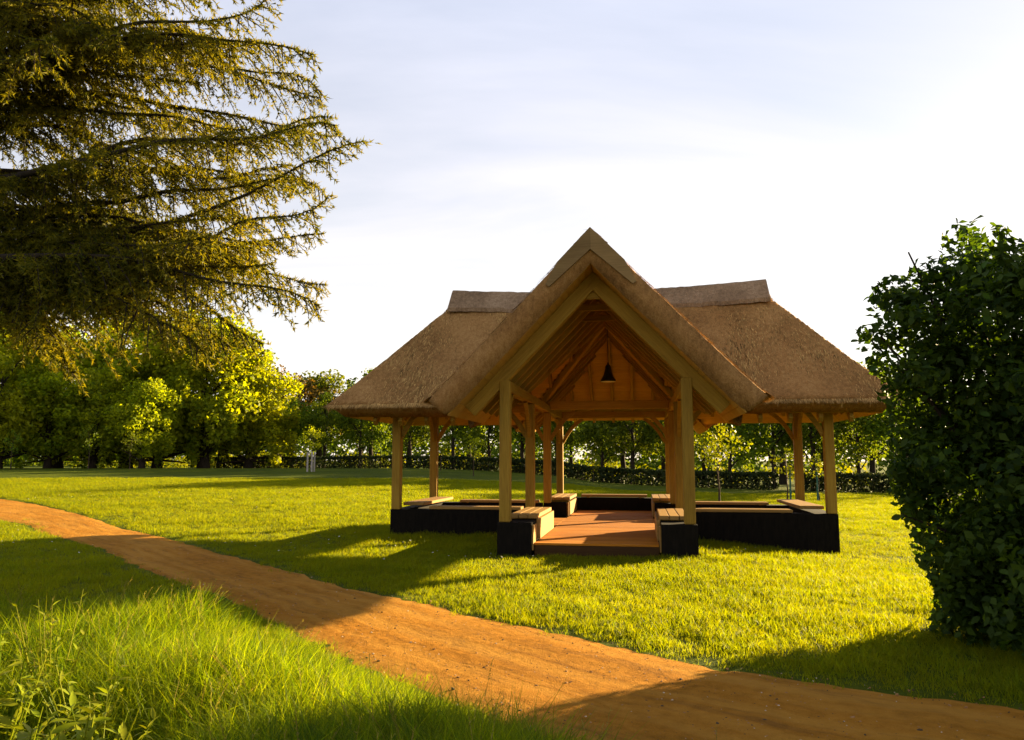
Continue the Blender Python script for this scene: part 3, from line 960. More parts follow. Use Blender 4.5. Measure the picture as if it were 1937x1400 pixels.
# hedges (two lengths with a gap)
def hedge(t0, t1, label, hgt=1.05, wdt=.9, seed=1):
    rng = np.random.default_rng(seed)
    n = int(5200 * (t1 - t0) * 6)
    tt = rng.uniform(t0, t1, n)
    base = np.array([hedge_pt(t) for t in tt])
    d = np.array([hedge_pt(min(t + .01, 1)) - hedge_pt(max(t - .01, 0)) for t in tt]); d /= np.linalg.norm(d, axis=1, keepdims=True)
    nrm_ = np.stack([-d[:, 1], d[:, 0]], -1)
    face = rng.uniform(0, 1, n)
    u = np.where(face < .45, -.5, np.where(face < .6, .5, rng.uniform(-.5, .5, n))) * wdt
    v = np.where(face < .6, rng.uniform(0, 1, n), 1.0) * hgt
    u = u + rng.normal(0, .07, n); v = v + rng.normal(0, .06, n) + .08 * (vnoise(tt * 160, tt * 0, 3) - .5)
    xy = base + nrm_ * u[:, None]
    z = ground_z(base[:, 0], base[:, 1]) + np.clip(v, 0, 2)
    P = np.concatenate([xy, z[:, None]], 1)
    Nn = rng.normal(size=(n, 3)); Nn[:, 1] -= .8
    V = quads_leaf(P, Nn, .22, .7, rng)
    o = np.array([*hedge_pt((t0 + t1) / 2), 0.0]); o[2] = float(ground_z(o[0], o[1]))
    root = link('hedge', None, label=label, cat='hedge', loc=o, group='clipped hedges behind the lawn')
    link('foliage', mesh_np('hedge_foliage', V - o, np.arange(len(V)).reshape(-1, 4), [M['hedge']]), root)
    b = Buf()
    for t in np.arange(t0 + .002, t1, .006):
        q = hedge_pt(t); gz = float(ground_z(q[0], q[1]))
        tube(b, [(q[0] - o[0], q[1] - o[1], gz - .1 - o[2]), (q[0] + .1 - o[0], q[1] - o[1], gz + .45 - o[2]), (q[0] - .1 - o[0], q[1] + .05 - o[1], gz + .95 - o[2])], [.05, .035, .012], 5)
    link('stems', b.mesh('hedge_stems', [M['bark']]), root)
hedge(-.12, .262, 'low clipped hedge at the right, between the pavilion and the dark shrub', seed=3)
hedge(.285, .97, 'long low clipped hedge behind the pavilion, running off to the left', seed=4)

# sunlit undergrowth and the distant wood: one mass each
def mass(name, label, seed, n_cl, fx, fy, zr, r, per, leaf, mat, cat):
    rng = np.random.default_rng(seed)
    C, Rr = [], []
    for k in range(n_cl):
        x, y = fx(rng), 0
        y = fy(rng, x)
        C.append(np.array([x, y, float(ground_z(x, y)) + rng.uniform(*zr)])); Rr.append(r * rng.uniform(.6, 1.3))
    V = clumps(C, Rr, per, leaf, rng, flat=.9)
    link(name, mesh_np(name, V, np.arange(len(V)).reshape(-1, 4), [mat]), label=label, cat=cat, kind='stuff')
def hedge_y(x):
    return np.interp(x, [-34, -4, 15.5, 31, 60], [84, 70, 55, 40, 14])
mass('undergrowth', 'sunlit yellow-green undergrowth between the avenue trunks', 41, 230, lambda r: r.uniform(-60, 60), lambda r, x: hedge_y(x) + r.uniform(17, 26), (.2, 1.3), 1.1, 55, .30, M['sapling'], 'undergrowth')
mass('distant_wood', 'distant leafy wood closing the view behind the trees', 42, 900, lambda r: r.uniform(-150, 150), lambda r, x: 150 - .25 * x + r.uniform(-14, 14), (0, 11), 3.0, 9, .95, M['avenue'], 'wood')

# ------------------------------------------------------------------ saplings on the lawn
sap = [deciduous(131, 4.1, 1.35, 2.0, 26, .42, 240, .17, .055, M['sapling'], M['bark_young'], limbs=14),
       deciduous(132, 3.4, .85, 1.5, 18, .34, 200, .15, .04, M['sapling'], M['bark_young'], limbs=12),
       deciduous(133, 2.6, .7, 1.1, 14, .30, 170, .14, .035, M['sapling'], M['bark_young'], limbs=12),
       deciduous(134, 3.6, .95, 1.4, 22, .34, 170, .15, .04, M['linden'], M['bark_young'], limbs=14),
       deciduous(135, 3.4, .85, 1.3, 18, .34, 150, .15, .04, M['avenue'], M['bark_young'], limbs=12)]
for mi, px_, d_, sc, lab in [
    (0, 1352, 31.5, .84, 'bright yellow young tree on the lawn, seen between the right-hand posts'),
    (2, 1478, 37.0, 1.02, 'small sparse young tree with green stake by the right wing'),
    (2, 1537, 37.5, .92, 'tiny young tree with green stake beside the right rear post'),
    (3, 596, 58.0, .97, 'young green tree in a white trunk guard on the left lawn'),
    (3, 897, 54.0, .82, 'slender pale young tree seen between the left-hand posts'),
    (2, 836, 62.0, .95, 'little yellow young tree peeping beside the left rear post'),
    (4, 37, 62.0, .95, 'small young tree at the left edge of the lawn'),
    (4, 181, 64.0, 1.1, 'slim young tree before the dark left tree row'),
    (4, 258, 63.0, .9, 'thin young tree right of the slim one before the left tree row'),
    (1, 1120, 60.0, .7, 'low young tree framed in the middle of the pavilion')]:
    plant_tree('young_tree', sap[mi], (px_ - 968.5) / 1468.1 * d_, d_ * .99, lab, group='young trees planted on the lawn', rz=px_ * .37, sc=sc)
m, nt, out = new_mat('green_stake_paint'); bsdf(nt, out, (.02, .09, .06), .6); M['stake'] = m
m, nt, out = new_mat('pale_guard')
g = noise(nt, nd(nt, 'ShaderNodeTexCoord').outputs['Object'], 6, 4); bsdf(nt, out, ramp(nt, g, [(.3, (.25, .21, .18)), (.7, (.36, .32, .28))]), .8, g, .3, .01); M['guard'] = m
def stake(px_, d_, h, lab):
    x, y = (px_ - 968.5) / 1468.1 * d_, d_ * .99
    o = link('tree_stake', None, label=lab, cat='stake', group='green stakes beside young trees', loc=(x, y, float(ground_z(x, y))))
    b = Buf(); tube(b, [(0, 0, -.3), (.01, 0, h)], [.045, .04], 8); link('pole', b.mesh('stake', [M['stake']]), o)
    b = Buf(); tube(b, [(-.06, -.05, h - .2), (.06, -.055, h - .2), (.13, .0, h - .2), (.06, .055, h - .2), (-.06, .05, h - .2)], [.015] * 5, 6); link('tie', b.mesh('tie', [M['black']]), o)
stake(1484, 36.9, 1.5, 'dark green stake beside the small sparse young tree')
stake(1534, 37.4, 1.5, 'dark green stake beside the tiny young tree by the rear post')
x, y = (594 - 968.5) / 1468.1 * 57.6, 57.6 * .99
gd = link('trunk_guard', None, label='pale trunk guard round the young tree on the left lawn', cat='tree guard', loc=(x, y, float(ground_z(x, y))))
for k in range(5):
    t = k * 2 * math.pi / 5 + .3
    block('slat', (.27 * math.cos(t) - .055, .27 * math.sin(t) - .014, -.1), (.27 * math.cos(t) + .055, .27 * math.sin(t) + .014, 1.42), gd, M['guard'], .004)
b = Buf(); tube(b, [(.29 * math.cos(t), .29 * math.sin(t), 1.2) for t in np.linspace(0, 2 * math.pi, 13)], [.02] * 13, 5); link('hoop', b.mesh('hoop', [M['guard']]), gd)

# ------------------------------------------------------------------ trees at the right, behind the shrub
plant_tree('leafy_tree', deciduous(142, 12.0, 3.2, 3.0, 46, .9, 50, .22, .22, M['bronze'], sparse=.5, limbs=34), 39, 56, 'nearly bare tree showing above the dark shrub', sc=1.0)

# ------------------------------------------------------------------ big dark shrub at the right
rng = np.random.default_rng(77)
lobes = [((6.35, 7.9, 1.0), 1.9), ((6.1, 7.9, 2.0), 1.95), ((5.6, 8.1, 2.75), 1.55), ((6.7, 8.0, 3.2), 1.35), ((6.15, 8.2, 3.75), .55), ((7.6, 7.3, 2.2), 1.9), ((5.15, 8.3, 3.15), .85), ((8.6, 6.9, 1.8), 1.8), ((5.9, 7.5, .75), 1.75), ((7.3, 8.9, 1.3), 1.45), ((7.2, 8.8, 2.6), 1.4), ((9.2, 8.3, 1.9), 1.8), ((10.2, 6.2, 1.8), 1.9), ((8.3, 5.9, 1.2), 1.5), ((5.1, 7.6, .35), 1.0), ((5.0, 8.3, 1.2), 1.0), ((4.9, 8.5, 2.2), .9)]
C, Rr = [], []
for (c, r), n in zip(lobes, (44, 52, 44, 34, 8, 36, 14, 24, 40, 30, 30, 26, 26, 22, 30, 26, 22)):
    for k in range(n):
        d = rng.normal(size=3); d /= np.linalg.norm(d)
        rad = rng.uniform(.55, 1.0)
        p = np.array(c) + d * r * rad * np.array([1, .85, 1])
        if p[2] < .1: p[2] = rng.uniform(.1, .5)
        C.append(p); Rr.append(rng.uniform(.26, .46))
for (p, r) in [((6.08, 8.2, 4.15), .26), ((6.0, 8.2, 4.45), .2), ((6.35, 8.2, 4.2), .2), ((6.15, 8.2, 4.65), .12), ((4.35, 8.4, 3.5), .2), ((4.55, 8.4, 3.75), .2), ((4.2, 8.3, 3.1), .25), ((4.05, 8.3, 2.7), .25), ((5.0, 8.3, 4.0), .22)]:
    C.append(np.array(p)); Rr.append(r)
for k in range(120):            # shoots standing out of the outline
    c, r = lobes[rng.integers(0, 8)]
    d = rng.normal(size=3); d[2] = abs(d[2]) * 1.2 - .4; d[0] -= .35; d /= np.linalg.norm(d)
    for j in range(3):
        p = np.array(c) + d * (r + .12 + .14 * j) * np.array([1, .85, 1]) + np.array([0, 0, .02 * j * j])
        if p[2] > .2: C.append(p); Rr.append(.15 - .035 * j)
for (p, r) in [((4.1, 8.6, 2.5), .3), ((3.95, 8.6, 2.9), .26), ((4.25, 8.5, 3.3), .28), ((4.5, 8.5, 3.6), .22), ((4.8, 8.5, 3.75), .2), ((4.2, 8.5, 2.1), .3), ((4.4, 8.5, 3.9), .12)]:
    C.append(np.array(p)); Rr.append(r)
Ps, Ns = [], []
for c, r in zip(C, Rr):
    k = int(1350 * r ** 2) + 16
    d = rng.normal(size=(k, 3)); d /= np.linalg.norm(d, axis=1, keepdims=True)
    Ps.append(c + d * (r * rng.uniform(.1, 1.05, k) ** .45)[:, None]); Ns.append(d * .5 + rng.normal(size=(k, 3)) * .5 + np.array([0, -.15, .55]))
P = np.concatenate(Ps); Nn = np.concatenate(Ns)
rat = P[:, 0] / P[:, 1]
lim = np.interp(P[:, 2], [0, .5, 1.0, 1.6, 2.2, 2.6, 2.9, 3.3, 3.45, 3.6, 3.75, 3.9, 4.0, 4.3], [.522, .522, .508, .496, .492, .485, .458, .460, .470, .487, .510, .548, .578, .594])
lim = lim + .030 * (vnoise(P[:, 2] * 2.3, P[:, 1] * .6, 90) - .5) + .022 * (vnoise(P[:, 2] * 7, P[:, 1] * 2, 91) - .5)
ztop = np.interp(rat, [.56, .597, .612, .632, .66, .8], [3.95, 4.32, 4.32, 4.0, 3.9, 4.0]) + .25 * (vnoise(rat * 60, rat * 0, 93) - .5)
loose = (P[:, 2] > 2.55) & (rat < lim + .055) & (rng.uniform(0, 1, len(P)) < .45)
keep = (P[:, 2] > .03) & (rat > lim) & (P[:, 2] < ztop) & ~loose; P, Nn = P[keep], Nn[keep]
P = P * np.array([.93, .93, .955])
C = [c * np.array([.93, .93, .955]) for c in C]
SB = np.array([5.85, 7.35, float(ground_z(5.85, 7.35))])
shrub = link('shrub', None, label='large dark leafy shrub filling the right edge beside the path', cat='shrub', loc=SB)
# the outermost camera-side leaves are single pieces
dist = np.linalg.norm(P - np.array([0, 0, EYE]), axis=1)
bear = np.arctan2(P[:, 0], P[:, 1]); elev = (P[:, 2] - EYE) / dist
cellk = (np.round(bear / .018).astype(int) * 1000 + np.round(elev / .022).astype(int))
best = {}
for idx in np.argsort(dist):
    if bear[idx] < .583 and cellk[idx] not in best: best[cellk[idx]] = idx
front = np.array(sorted(best.values(), key=lambda q: dist[q])[:290])
rest = np.setdiff1d(np.arange(len(P)), front)
V = quads_leaf(P[rest] - SB, Nn[rest], RNG.uniform(.05, .125, len(rest)), .6, rng, droop=.6, fold=.12)
link('foliage', mesh_np('shrub_foliage', V, np.arange(len(V)).reshape(-1, 4), [M['bush']]), shrub, kind='stuff')
lv = [(0, -.5, 0), (.2, -.3, .05), (.3, 0, .06), (.17, .3, .03), (0, .5, -.06), (-.17, .3, .03), (-.3, 0, .06), (-.2, -.3, .05), (0, -.1, -.01), (0, .22, -.02)]
lf = [(0, 1, 8), (1, 2, 8), (2, 9, 8), (2, 3, 9), (3, 4, 9), (4, 5, 9), (5, 6, 9), (6, 8, 9), (6, 7, 8), (7, 0, 8)]
leafm = mesh_np('leaf', lv, lf, [M['bush']], True)
for q in front:
    n_ = Vector(Nn[q]).normalized()
    o = link('leaf', leafm, shrub)
    rot = n_.to_track_quat('Z', 'Y').to_matrix().to_4x4() @ Matrix.Rotation(rng.uniform(0, 6.28), 4, 'Z')
    o.matrix_local = Matrix.Translation(Vector(P[q] - SB)) @ rot @ Matrix.Scale(rng.uniform(.07, .112), 4)
b = Buf()
for k in range(16):
    a = rng.uniform(0, 6.28); st = np.array([math.cos(a) * .5, math.sin(a) * .4, -.2])
    c = C[rng.integers(len(C))] - SB
    tube(b, [st, st * .6 + c * .4 + np.array([0, 0, .2]), c], [.05, .03, .008], 6, False)
link('stems', b.mesh('shrub_stems', [M['bark']], True), shrub)

# ------------------------------------------------------------------ conifer whose limbs hang in from the left
rng = np.random.default_rng(909)
CX_, CY_ = -5.75, 7.45
CK = .665
CB = np.array([CX_, CY_, float(ground_z(CX_, CY_))])
con = link('conifer', None, label='tall conifer at the left with long drooping limbs reaching over the lawn', cat='tree', loc=CB)
b = Buf(); tube(b, [(0, 0, -.4), (0, 0, .4), (.05, 0, 3), (.0, .05, 7), (0, 0, 12)], [.42, .32, .27, .18, .03], 12)
link('trunk', b.mesh('trunk', [M['bark']], True), con)
limbs = []
def pixel_limb(pts):      # control points: offsets from the trunk axis, metres
    limbs.append(resample(np.array(pts, float), 22))
# long limbs reaching right over the lawn
for pts in [
    [(0, 0, 4.6), (2.2, -.5, 4.7), (4.4, -1.0, 5.1), (6.7, -1.6, 5.75)],
    [(0, 0, 4.3), (2.4, -.9, 4.15), (4.6, -1.3, 4.5), (6.3, -1.9, 5.05)],
    [(0, 0, 6.7), (2.0, -.8, 7.3), (4.0, -1.2, 7.4), (6.1, -1.7, 6.65)],
    [(0, 0, 5.6), (2.1, -.6, 5.8), (4.2, -1.0, 6.0), (6.2, -1.2, 6.1)],
    [(0, 0, 4.4), (2.0, -1.2, 4.3), (4.4, -1.6, 4.1), (6.3, -2.0, 3.5)],
    [(0, 0, 3.9), (1.8, -.7, 4.0), (3.6, -1.1, 3.8), (5.0, -1.4, 3.2)],
    [(0, 0, 7.8), (2.2, -1.0, 8.2), (4.2, -1.5, 8.5), (5.6, -2.0, 8.5)],
    [(0, 0, 8.4), (2.2, -.2, 9.0), (4.2, -.4, 9.3), (5.8, -.5, 9.2)],
    [(0, 0, 4.9), (2.0, .6, 5.0), (4.0, 1.0, 5.1), (5.6, 1.2, 5.2)],
    [(0, 0, 6.0), (2.0, .8, 6.3), (4.0, 1.3, 6.5), (5.2, 1.6, 6.4)],
    [(0, 0, 5.1), (2.0, -.2, 5.3), (3.8, -.3, 5.6), (5.9, -.4, 5.5)],
    [(0, 0, 7.1), (2.0, -.3, 7.6), (3.6, -.5, 7.8), (5.0, -.6, 7.5)],
    [(0, 0, 4.6), (1.8, -.3, 4.6), (3.4, -.8, 4.3), (5.5, -1.0, 4.15)],
    [(0, 0, 4.2), (1.2, -.6, 4.3), (2.0, -1.2, 4.0), (2.9, -1.7, 3.0)],
    [(0, 0, 4.0), (1.0, -.2, 4.1), (1.9, -.4, 3.7), (2.6, -.5, 2.8)]]:
    pixel_limb(pts)
for pts in [[(0, 0, 4.2), (2.0, -.8, 4.2), (4.0, -1.3, 3.9), (5.5, -1.7, 3.2)], [(0, 0, 5.4), (2.0, -1.0, 5.6), (4.4, -1.5, 5.9), (6.4, -1.8, 5.9)], [(0, 0, 4.1), (1.8, -.5, 4.1), (3.6, -1.5, 3.7), (4.9, -2.1, 3.0)]]:
    pixel_limb(pts)
for k in range(18):
    z0 = rng.uniform(4.3, 8.6); az = rng.uniform(-.42, .15); L = rng.uniform(4.4, 6.0)
    dz = rng.uniform(-.7, .5) if z0 > 4.4 else rng.uniform(-.7, -.1)
    ca, sa = math.cos(az), math.sin(az)
    limbs.append(resample(np.array([(0, 0, z0), (ca * L * .35, sa * L * .35, z0 + .25), (ca * L * .7, sa * L * .7, z0 + dz * .4 + .2), (ca * L, sa * L, z0 + dz)]), 20))
NLONG = len(limbs)
for k in range(28):
    z0 = rng.uniform(4.9, 10.4)
    az = rng.uniform(-1.45, 1.0)
    L = rng.uniform(2.6, 4.7)
    dz = rng.uniform(-1.0, .25); sag = rng.uniform(.0, .5)
    dz = max(dz, 2.75 - z0)
    ca, sa = math.cos(az), math.sin(az)
    limbs.append(resample(np.array([(0, 0, z0), (ca * L * .35, sa * L * .35, z0 + .2), (ca * L * .7, sa * L * .7, z0 + dz * .4 + sag * .2), (ca * L, sa * L, z0 + dz)]), 18))
needV = []
for li, Lp in enumerate(limbs):
    n = len(Lp)
    wt = np.linspace(0, 1, n)
    Lp = Lp * CK + np.array([0, 0, 1.66 * (1 - CK)])
    Lp = Lp + np.stack([wt * 0, (vnoise(wt * 5, wt * 0 + li * 3.1, 71) - .5) * .4 * wt, (vnoise(wt * 5.5, wt * 0 + li * 2.3, 72) - .5) * .34 * wt], -1)
    arcl = np.concatenate([[0], np.cumsum(np.linalg.norm(np.diff(Lp, axis=0), axis=1))]); tot = arcl[-1]
    b = Buf(); r0 = .018 + .006 * tot
    tube(b, Lp, [r0 * (1 - .93 * (a / tot)) for a in arcl], 5, False)
    if li < NLONG:
        step = .052
    else:
        step = .075
    s = .12 * tot
    sgn_ = 1
    while s < tot:
        u = s / tot
        k = min(np.searchsorted(arcl, s) - 1, n - 2); k = max(k, 0)
        f = (s - arcl[k]) / (arcl[k + 1] - arcl[k] + 1e-9)
        p = Lp[k] * (1 - f) + Lp[k + 1] * f
        d = Lp[k + 1] - Lp[k]; d /= np.linalg.norm(d)
        lat = np.cross(d, [0, 0, 1]); lat /= np.linalg.norm(lat) + 1e-9
        bl = (1.25 * (1 - u) ** .75 + .16) * rng.uniform(.4, 1.1) * (.8 + .05 * tot) * .70
        if rng.uniform() < .34:
            dirv = d * .35 + np.array([0, 0, -1]) * .9 + rng.normal(0, .2, 3); bl *= .55
        else:
            dirv = d * rng.uniform(.55, .9) + lat * sgn_ * rng.uniform(.5, 1.0) + np.array([0, 0, rng.uniform(-.35, .12)])
        dirv /= np.linalg.norm(dirv)
        drp = rng.uniform(.25, .8)
        m_ = max(3, int(bl / .034))
        tt = np.linspace(.05, 1, m_)
        pts_ = p + dirv * (tt * bl)[:, None] + np.array([0, 0, -1]) * (tt ** 1.6 * bl * drp)[:, None]
        tube(b, [p, pts_[len(pts_) // 2], pts_[-1]], [.008, .006, .002], 3, False)
        # side twigs along the branchlet, feathered left and right, then needles along every twig
        bd = np.diff(np.vstack([p, pts_]), axis=0); bd /= np.linalg.norm(bd, axis=1, keepdims=True)
        bl_lat = np.cross(bd, np.array([0, 0, 1.0])) + rng.normal(0, .25, bd.shape)
        bl_lat /= np.linalg.norm(bl_lat, axis=1, keepdims=True)
        sg = np.where(np.arange(len(pts_)) % 2, 1, -1)[:, None]
        tl = (.04 + .12 * (1 - tt) ** .7)[:, None] * rng.uniform(.5, 1.25, (len(pts_), 1))
        tdir = bd * .8 + bl_lat * sg * .75 + np.array([0, 0, -.3]) + rng.normal(0, .15, bd.shape)
        tdir /= np.linalg.norm(tdir, axis=1, keepdims=True)
        nn = 11
        fr = np.linspace(.05, 1, nn)
        base = (pts_[:, None, :] + tdir[:, None, :] * tl[:, None, :] * fr[None, :, None]).reshape(-1, 3)
        dd = np.repeat(tdir, nn, 0)
        tw = dd * .7 + rng.normal(0, .6, base.shape)
        tw /= np.linalg.norm(tw, axis=1, keepdims=True)
        ln_ = rng.uniform(.026, .058, len(base))[:, None]
        wv = np.cross(tw, rng.normal(size=base.shape)); wv /= np.linalg.norm(wv, axis=1, keepdims=True) + 1e-9
        w_ = rng.uniform(.0050, .0085, len(base))[:, None]
        needV.append(np.stack([base - wv * w_, base + wv * w_, base + tw * ln_], 1))
        sgn_ = -sgn_
        s += step * rng.uniform(.6, 1.3)
    # needles set along the outer limb itself
    oi = np.linspace(.4, 1, 90); op = np.stack([np.interp(oi * tot, arcl, Lp[:, q]) for q in range(3)], -1)
    op = np.repeat(op, 9, 0); tw = rng.normal(0, .7, op.shape) + (Lp[-1] - Lp[0]) / tot * .5; tw /= np.linalg.norm(tw, axis=1, keepdims=True)
    wv = np.cross(tw, rng.normal(size=op.shape)); wv /= np.linalg.norm(wv, axis=1, keepdims=True) + 1e-9
    needV.append(np.stack([op - wv * .007, op + wv * .007, op + tw * rng.uniform(.035, .07, (len(op), 1))], 1))
    link('limb', b.mesh('limb', [M['bark']], True), con)
NV = np.concatenate(needV)
print('needles', len(NV))
V = NV.reshape(-1, 3)
link('needles', mesh_np('needles', V, np.arange(len(V)).reshape(-1, 3), [M['conifer']]), con, kind='stuff')

# ------------------------------------------------------------------ grass
def tuft(name, nb, h, spread, width, bend, mat, seed, segs=2):
    rng = np.random.default_rng(seed); b = Buf()
    for k in range(nb):
        a = rng.uniform(0, 6.28); r = spread * math.sqrt(rng.uniform()); bx, by = r * math.cos(a), r * math.sin(a)
        hh = h * rng.uniform(.5, 1.15); az = rng.uniform(0, 6.28); be = bend * rng.uniform(.3, 1.4)
        fa = rng.uniform(0, 6.28); wx, wy = math.cos(fa) * width, math.sin(fa) * width
        V = []
        for j in range(segs):
            t = j / segs
            o = be * hh * t ** 1.7
            ww = 1 - .35 * t
            V += [(bx + math.cos(az) * o - wx * ww, by + math.sin(az) * o - wy * ww, hh * t * (1 - .25 * be * t)), (bx + math.cos(az) * o + wx * ww, by + math.sin(az) * o + wy * ww, hh * t * (1 - .25 * be * t))]
        o = be * hh
        V.append((bx + math.cos(az) * o, by + math.sin(az) * o, hh * (1 - .25 * be)))
        Fs = [(2 * j, 2 * j + 1, 2 * j + 3, 2 * j + 2) for j in range(segs - 1)] + [(2 * segs - 2, 2 * segs - 1, 2 * segs)]
        b.add(V, Fs)
    return b.mesh(name, [mat])

def scatter(name, label, cat, pts, scl, meshes, tilt=.0):
    colx = bpy.data.collections.new(name + '_tufts')
    for i_, me in enumerate(meshes):
        colx.objects.link(bpy.data.objects.new('%s_tuft' % name, me))
    me = bpy.data.meshes.new(name)
    n = len(pts)
    me.vertices.add(n); me.vertices.foreach_set('co', np.asarray(pts, np.float32).ravel())
    rng = np.random.default_rng(len(pts))
    rot = np.stack([rng.normal(0, tilt, n), rng.normal(0, tilt, n), rng.uniform(0, 6.28, n)], -1).astype(np.float32)
    at = me.attributes.new('rot', 'FLOAT_VECTOR', 'POINT'); at.data.foreach_set('vector', rot.ravel())
    at = me.attributes.new('scl', 'FLOAT', 'POINT'); at.data.foreach_set('value', np.asarray(scl, np.float32))
    at = me.attributes.new('pick', 'INT', 'POINT'); at.data.foreach_set('value', rng.integers(0, len(meshes), n).astype(np.int32))
    o = link(name, me, label=label, cat=cat, kind='stuff')
    ng = bpy.data.node_groups.new(name, 'GeometryNodeTree')
    ng.interface.new_socket('Geometry', in_out='INPUT', socket_type='NodeSocketGeometry')
    ng.interface.new_socket('Geometry', in_out='OUTPUT', socket_type='NodeSocketGeometry')
    N = ng.nodes; Lk = ng.links
    gi = N.new('NodeGroupInput'); go = N.new('NodeGroupOutput')
    ci = N.new('GeometryNodeCollectionInfo'); ci.inputs['Collection'].default_value = colx
    ci.inputs['Separate Children'].default_value = True; ci.inputs['Reset Children'].default_value = True
    ip = N.new('GeometryNodeInstanceOnPoints'); ip.inputs['Pick Instance'].default_value = True
    def attr(nm, typ):
        a = N.new('GeometryNodeInputNamedAttribute'); a.data_type = typ; a.inputs['Name'].default_value = nm
        return a.outputs[0]
    Lk.new(gi.outputs[0], ip.inputs['Points']); Lk.new(ci.outputs[0], ip.inputs['Instance'])
    Lk.new(attr('pick', 'INT'), ip.inputs['Instance Index'])
    Lk.new(attr('rot', 'FLOAT_VECTOR'), ip.inputs['Rotation']); Lk.new(attr('scl', 'FLOAT'), ip.inputs['Scale'])
    Lk.new(ip.outputs[0], go.inputs[0])
    md = o.modifiers.new('scatter', 'NODES'); md.node_group = ng
    return o

def view_points(n, dmin, dmax, power, amin=-.62, amax=.62, seed=1):
    rng = np.random.default_rng(seed)
    u = rng.uniform(0, 1, n)
    d = (dmin ** power + u * (dmax ** power - dmin ** power)) ** (1 / power)
    a = rng.uniform(amin, amax, n)
    return d * np.tan(a), d
def off_pavilion(x, y):
    lx_, ly_ = to_local(x, y)
    return ~(((np.abs(lx_) < 4.9) & (ly_ > -.12) & (ly_ < 3.4)) | ((np.abs(lx_) < 1.79) & (ly_ > -3.46) & (ly_ < 6.72)))
def path_dist(x, y):
    """signed-ish: distance to the nearest path edge sample"""
    E = np.concatenate([PU, PL])
    out = np.full(len(x), 9.)
    for s in range(0, len(x), 4000):
        dx = x[s:s + 4000, None] - E[None, ::2, 0]; dy = y[s:s + 4000, None] - E[None, ::2, 1]
        out[s:s + 4000] = np.sqrt((dx * dx + dy * dy).min(1))
    return out

# tall meadow grass in the left foreground
x, y = view_points(30000, 2.6, 10.5, 1.15, -.66, .35, 3)
ip_ = in_poly(x, y, PATH_POLY)
lo_side = ~ip_ & (y < np.interp(x, PL[:, 0], PL[:, 1]))
pd = path_dist(x, y)
dens = smooth(9.4, 7.6, y + .6 * np.clip(-x - 3.5, -2, 4) * .3)
kk = lo_side & (RNG.uniform(0, 1, len(x)) < dens)
x, y, pd = x[kk], y[kk], pd[kk]
WX = np.array([w_[:2] for w_ in [(-2.12, 3.4), (-1.8, 3.42), (-2.02, 3.75), (-2.42, 3.95), (-2.1, 4.15), (-2.75, 4.35)]])
wd_ = np.sqrt(((x[:, None] - WX[None, :, 0]) ** 2 + (y[:, None] - WX[None, :, 1]) ** 2).min(1))
hs = (.45 + .55 * smooth(.2, .6, wd_)) * (.28 + .72 * smooth(0, .8, pd)) * (.55 + .75 * vnoise(x * .9, y * .9, 61)) * smooth(10.2, 7.8, y)
tallm = [tuft('tall%d' % k, 24, .42, .14, .0030, .95, M['tallgrass'], 300 + k, 3) for k in range(6)]
scatter('meadow_grass', 'tall sunlit meadow grass in the left foreground before the path', 'grass', np.stack([x, y, ground_z(x, y) - .01], -1), np.clip(hs * .85 * RNG.uniform(.6, 1.25, len(hs)), .25, 1.1), tallm, .30)

def stalk(seed):
    rng = np.random.default_rng(seed); b = Buf()
    for k in range(3):
        a = rng.uniform(0, 6.28); h = rng.uniform(.5, .8); l = rng.uniform(.1, .28); bx, by = rng.normal(0, .04, 2)
        pts = [(bx + math.cos(a) * l * t ** 2, by + math.sin(a) * l * t ** 2, h * t) for t in (0, .35, .7, 1)]
        tube(b, pts, [.0022, .002, .0016, .001], 3, False)
        for j in range(14):
            t = .74 + .26 * j / 13; c = np.array((bx + math.cos(a) * l * t ** 2, by + math.sin(a) * l * t ** 2, h * t))
            d = rng.normal(0, .5, 3) + np.array((math.cos(a) * .3, math.sin(a) * .3, .8)); d /= np.linalg.norm(d)
            w = np.cross(d, rng.normal(size=3)); w /= np.linalg.norm(w)
            b.add([c - w * .003, c + w * .003, c + d * .03], [(0, 1, 2)])
    return b.mesh('stalk', [M['seed']])
M['seed'] = leaf_mat('seed_heads', (.14, .12, .02), (.32, .27, .06), (1.3, 1.2, .5), .5, .6, 1.5)
kk = (RNG.uniform(0, 1, len(x)) < .006) & (pd > .3)
scatter('seed_stalks', 'thin seed stalks of grass above the left foreground meadow', 'grass', np.stack([x[kk], y[kk], ground_z(x[kk], y[kk])], -1), np.clip(hs[kk] * .9, .4, .8), [stalk(k) for k in range(5)], .15)

# mown lawn
x, y = view_points(120000, 4.2, 46, 1.25, -.66, .66, 4)
ip_ = in_poly(x, y, PATH_POLY)
pdist = path_dist(x, y)
stray = ip_ & (RNG.uniform(0, 1, len(x)) < .75 * np.exp(-pdist / .06))
kk = (~ip_ | stray) & off_pavilion(x, y)
x, y = x[kk], y[kk]
sc = (.45 + .6 * vnoise(x * .7, y * .7, 62) + .5 * vnoise(x * 3.1, y * 3.1, 63) ** 2) * (1 + .35 * smooth(10, 40, y))
pd_ = path_dist(x, y)
lx_, ly_ = to_local(x, y)
near_wall = (np.abs(lx_) < 5.1) & (ly_ > -3.8) & (ly_ < 0)
sc = sc * np.where(near_wall, 1.25, 1) * (.7 + .3 * smooth(.0, .3, pd_))
lawnm = [tuft('lawn%d' % k, 16, .105, .12, .0042, .6, M['grass'], 400 + k, 2) for k in range(5)]
scatter('lawn_grass', 'short sunlit lawn grass around the pavilion', 'grass', np.stack([x, y, ground_z(x, y) - .008], -1), sc, lawnm, .12)

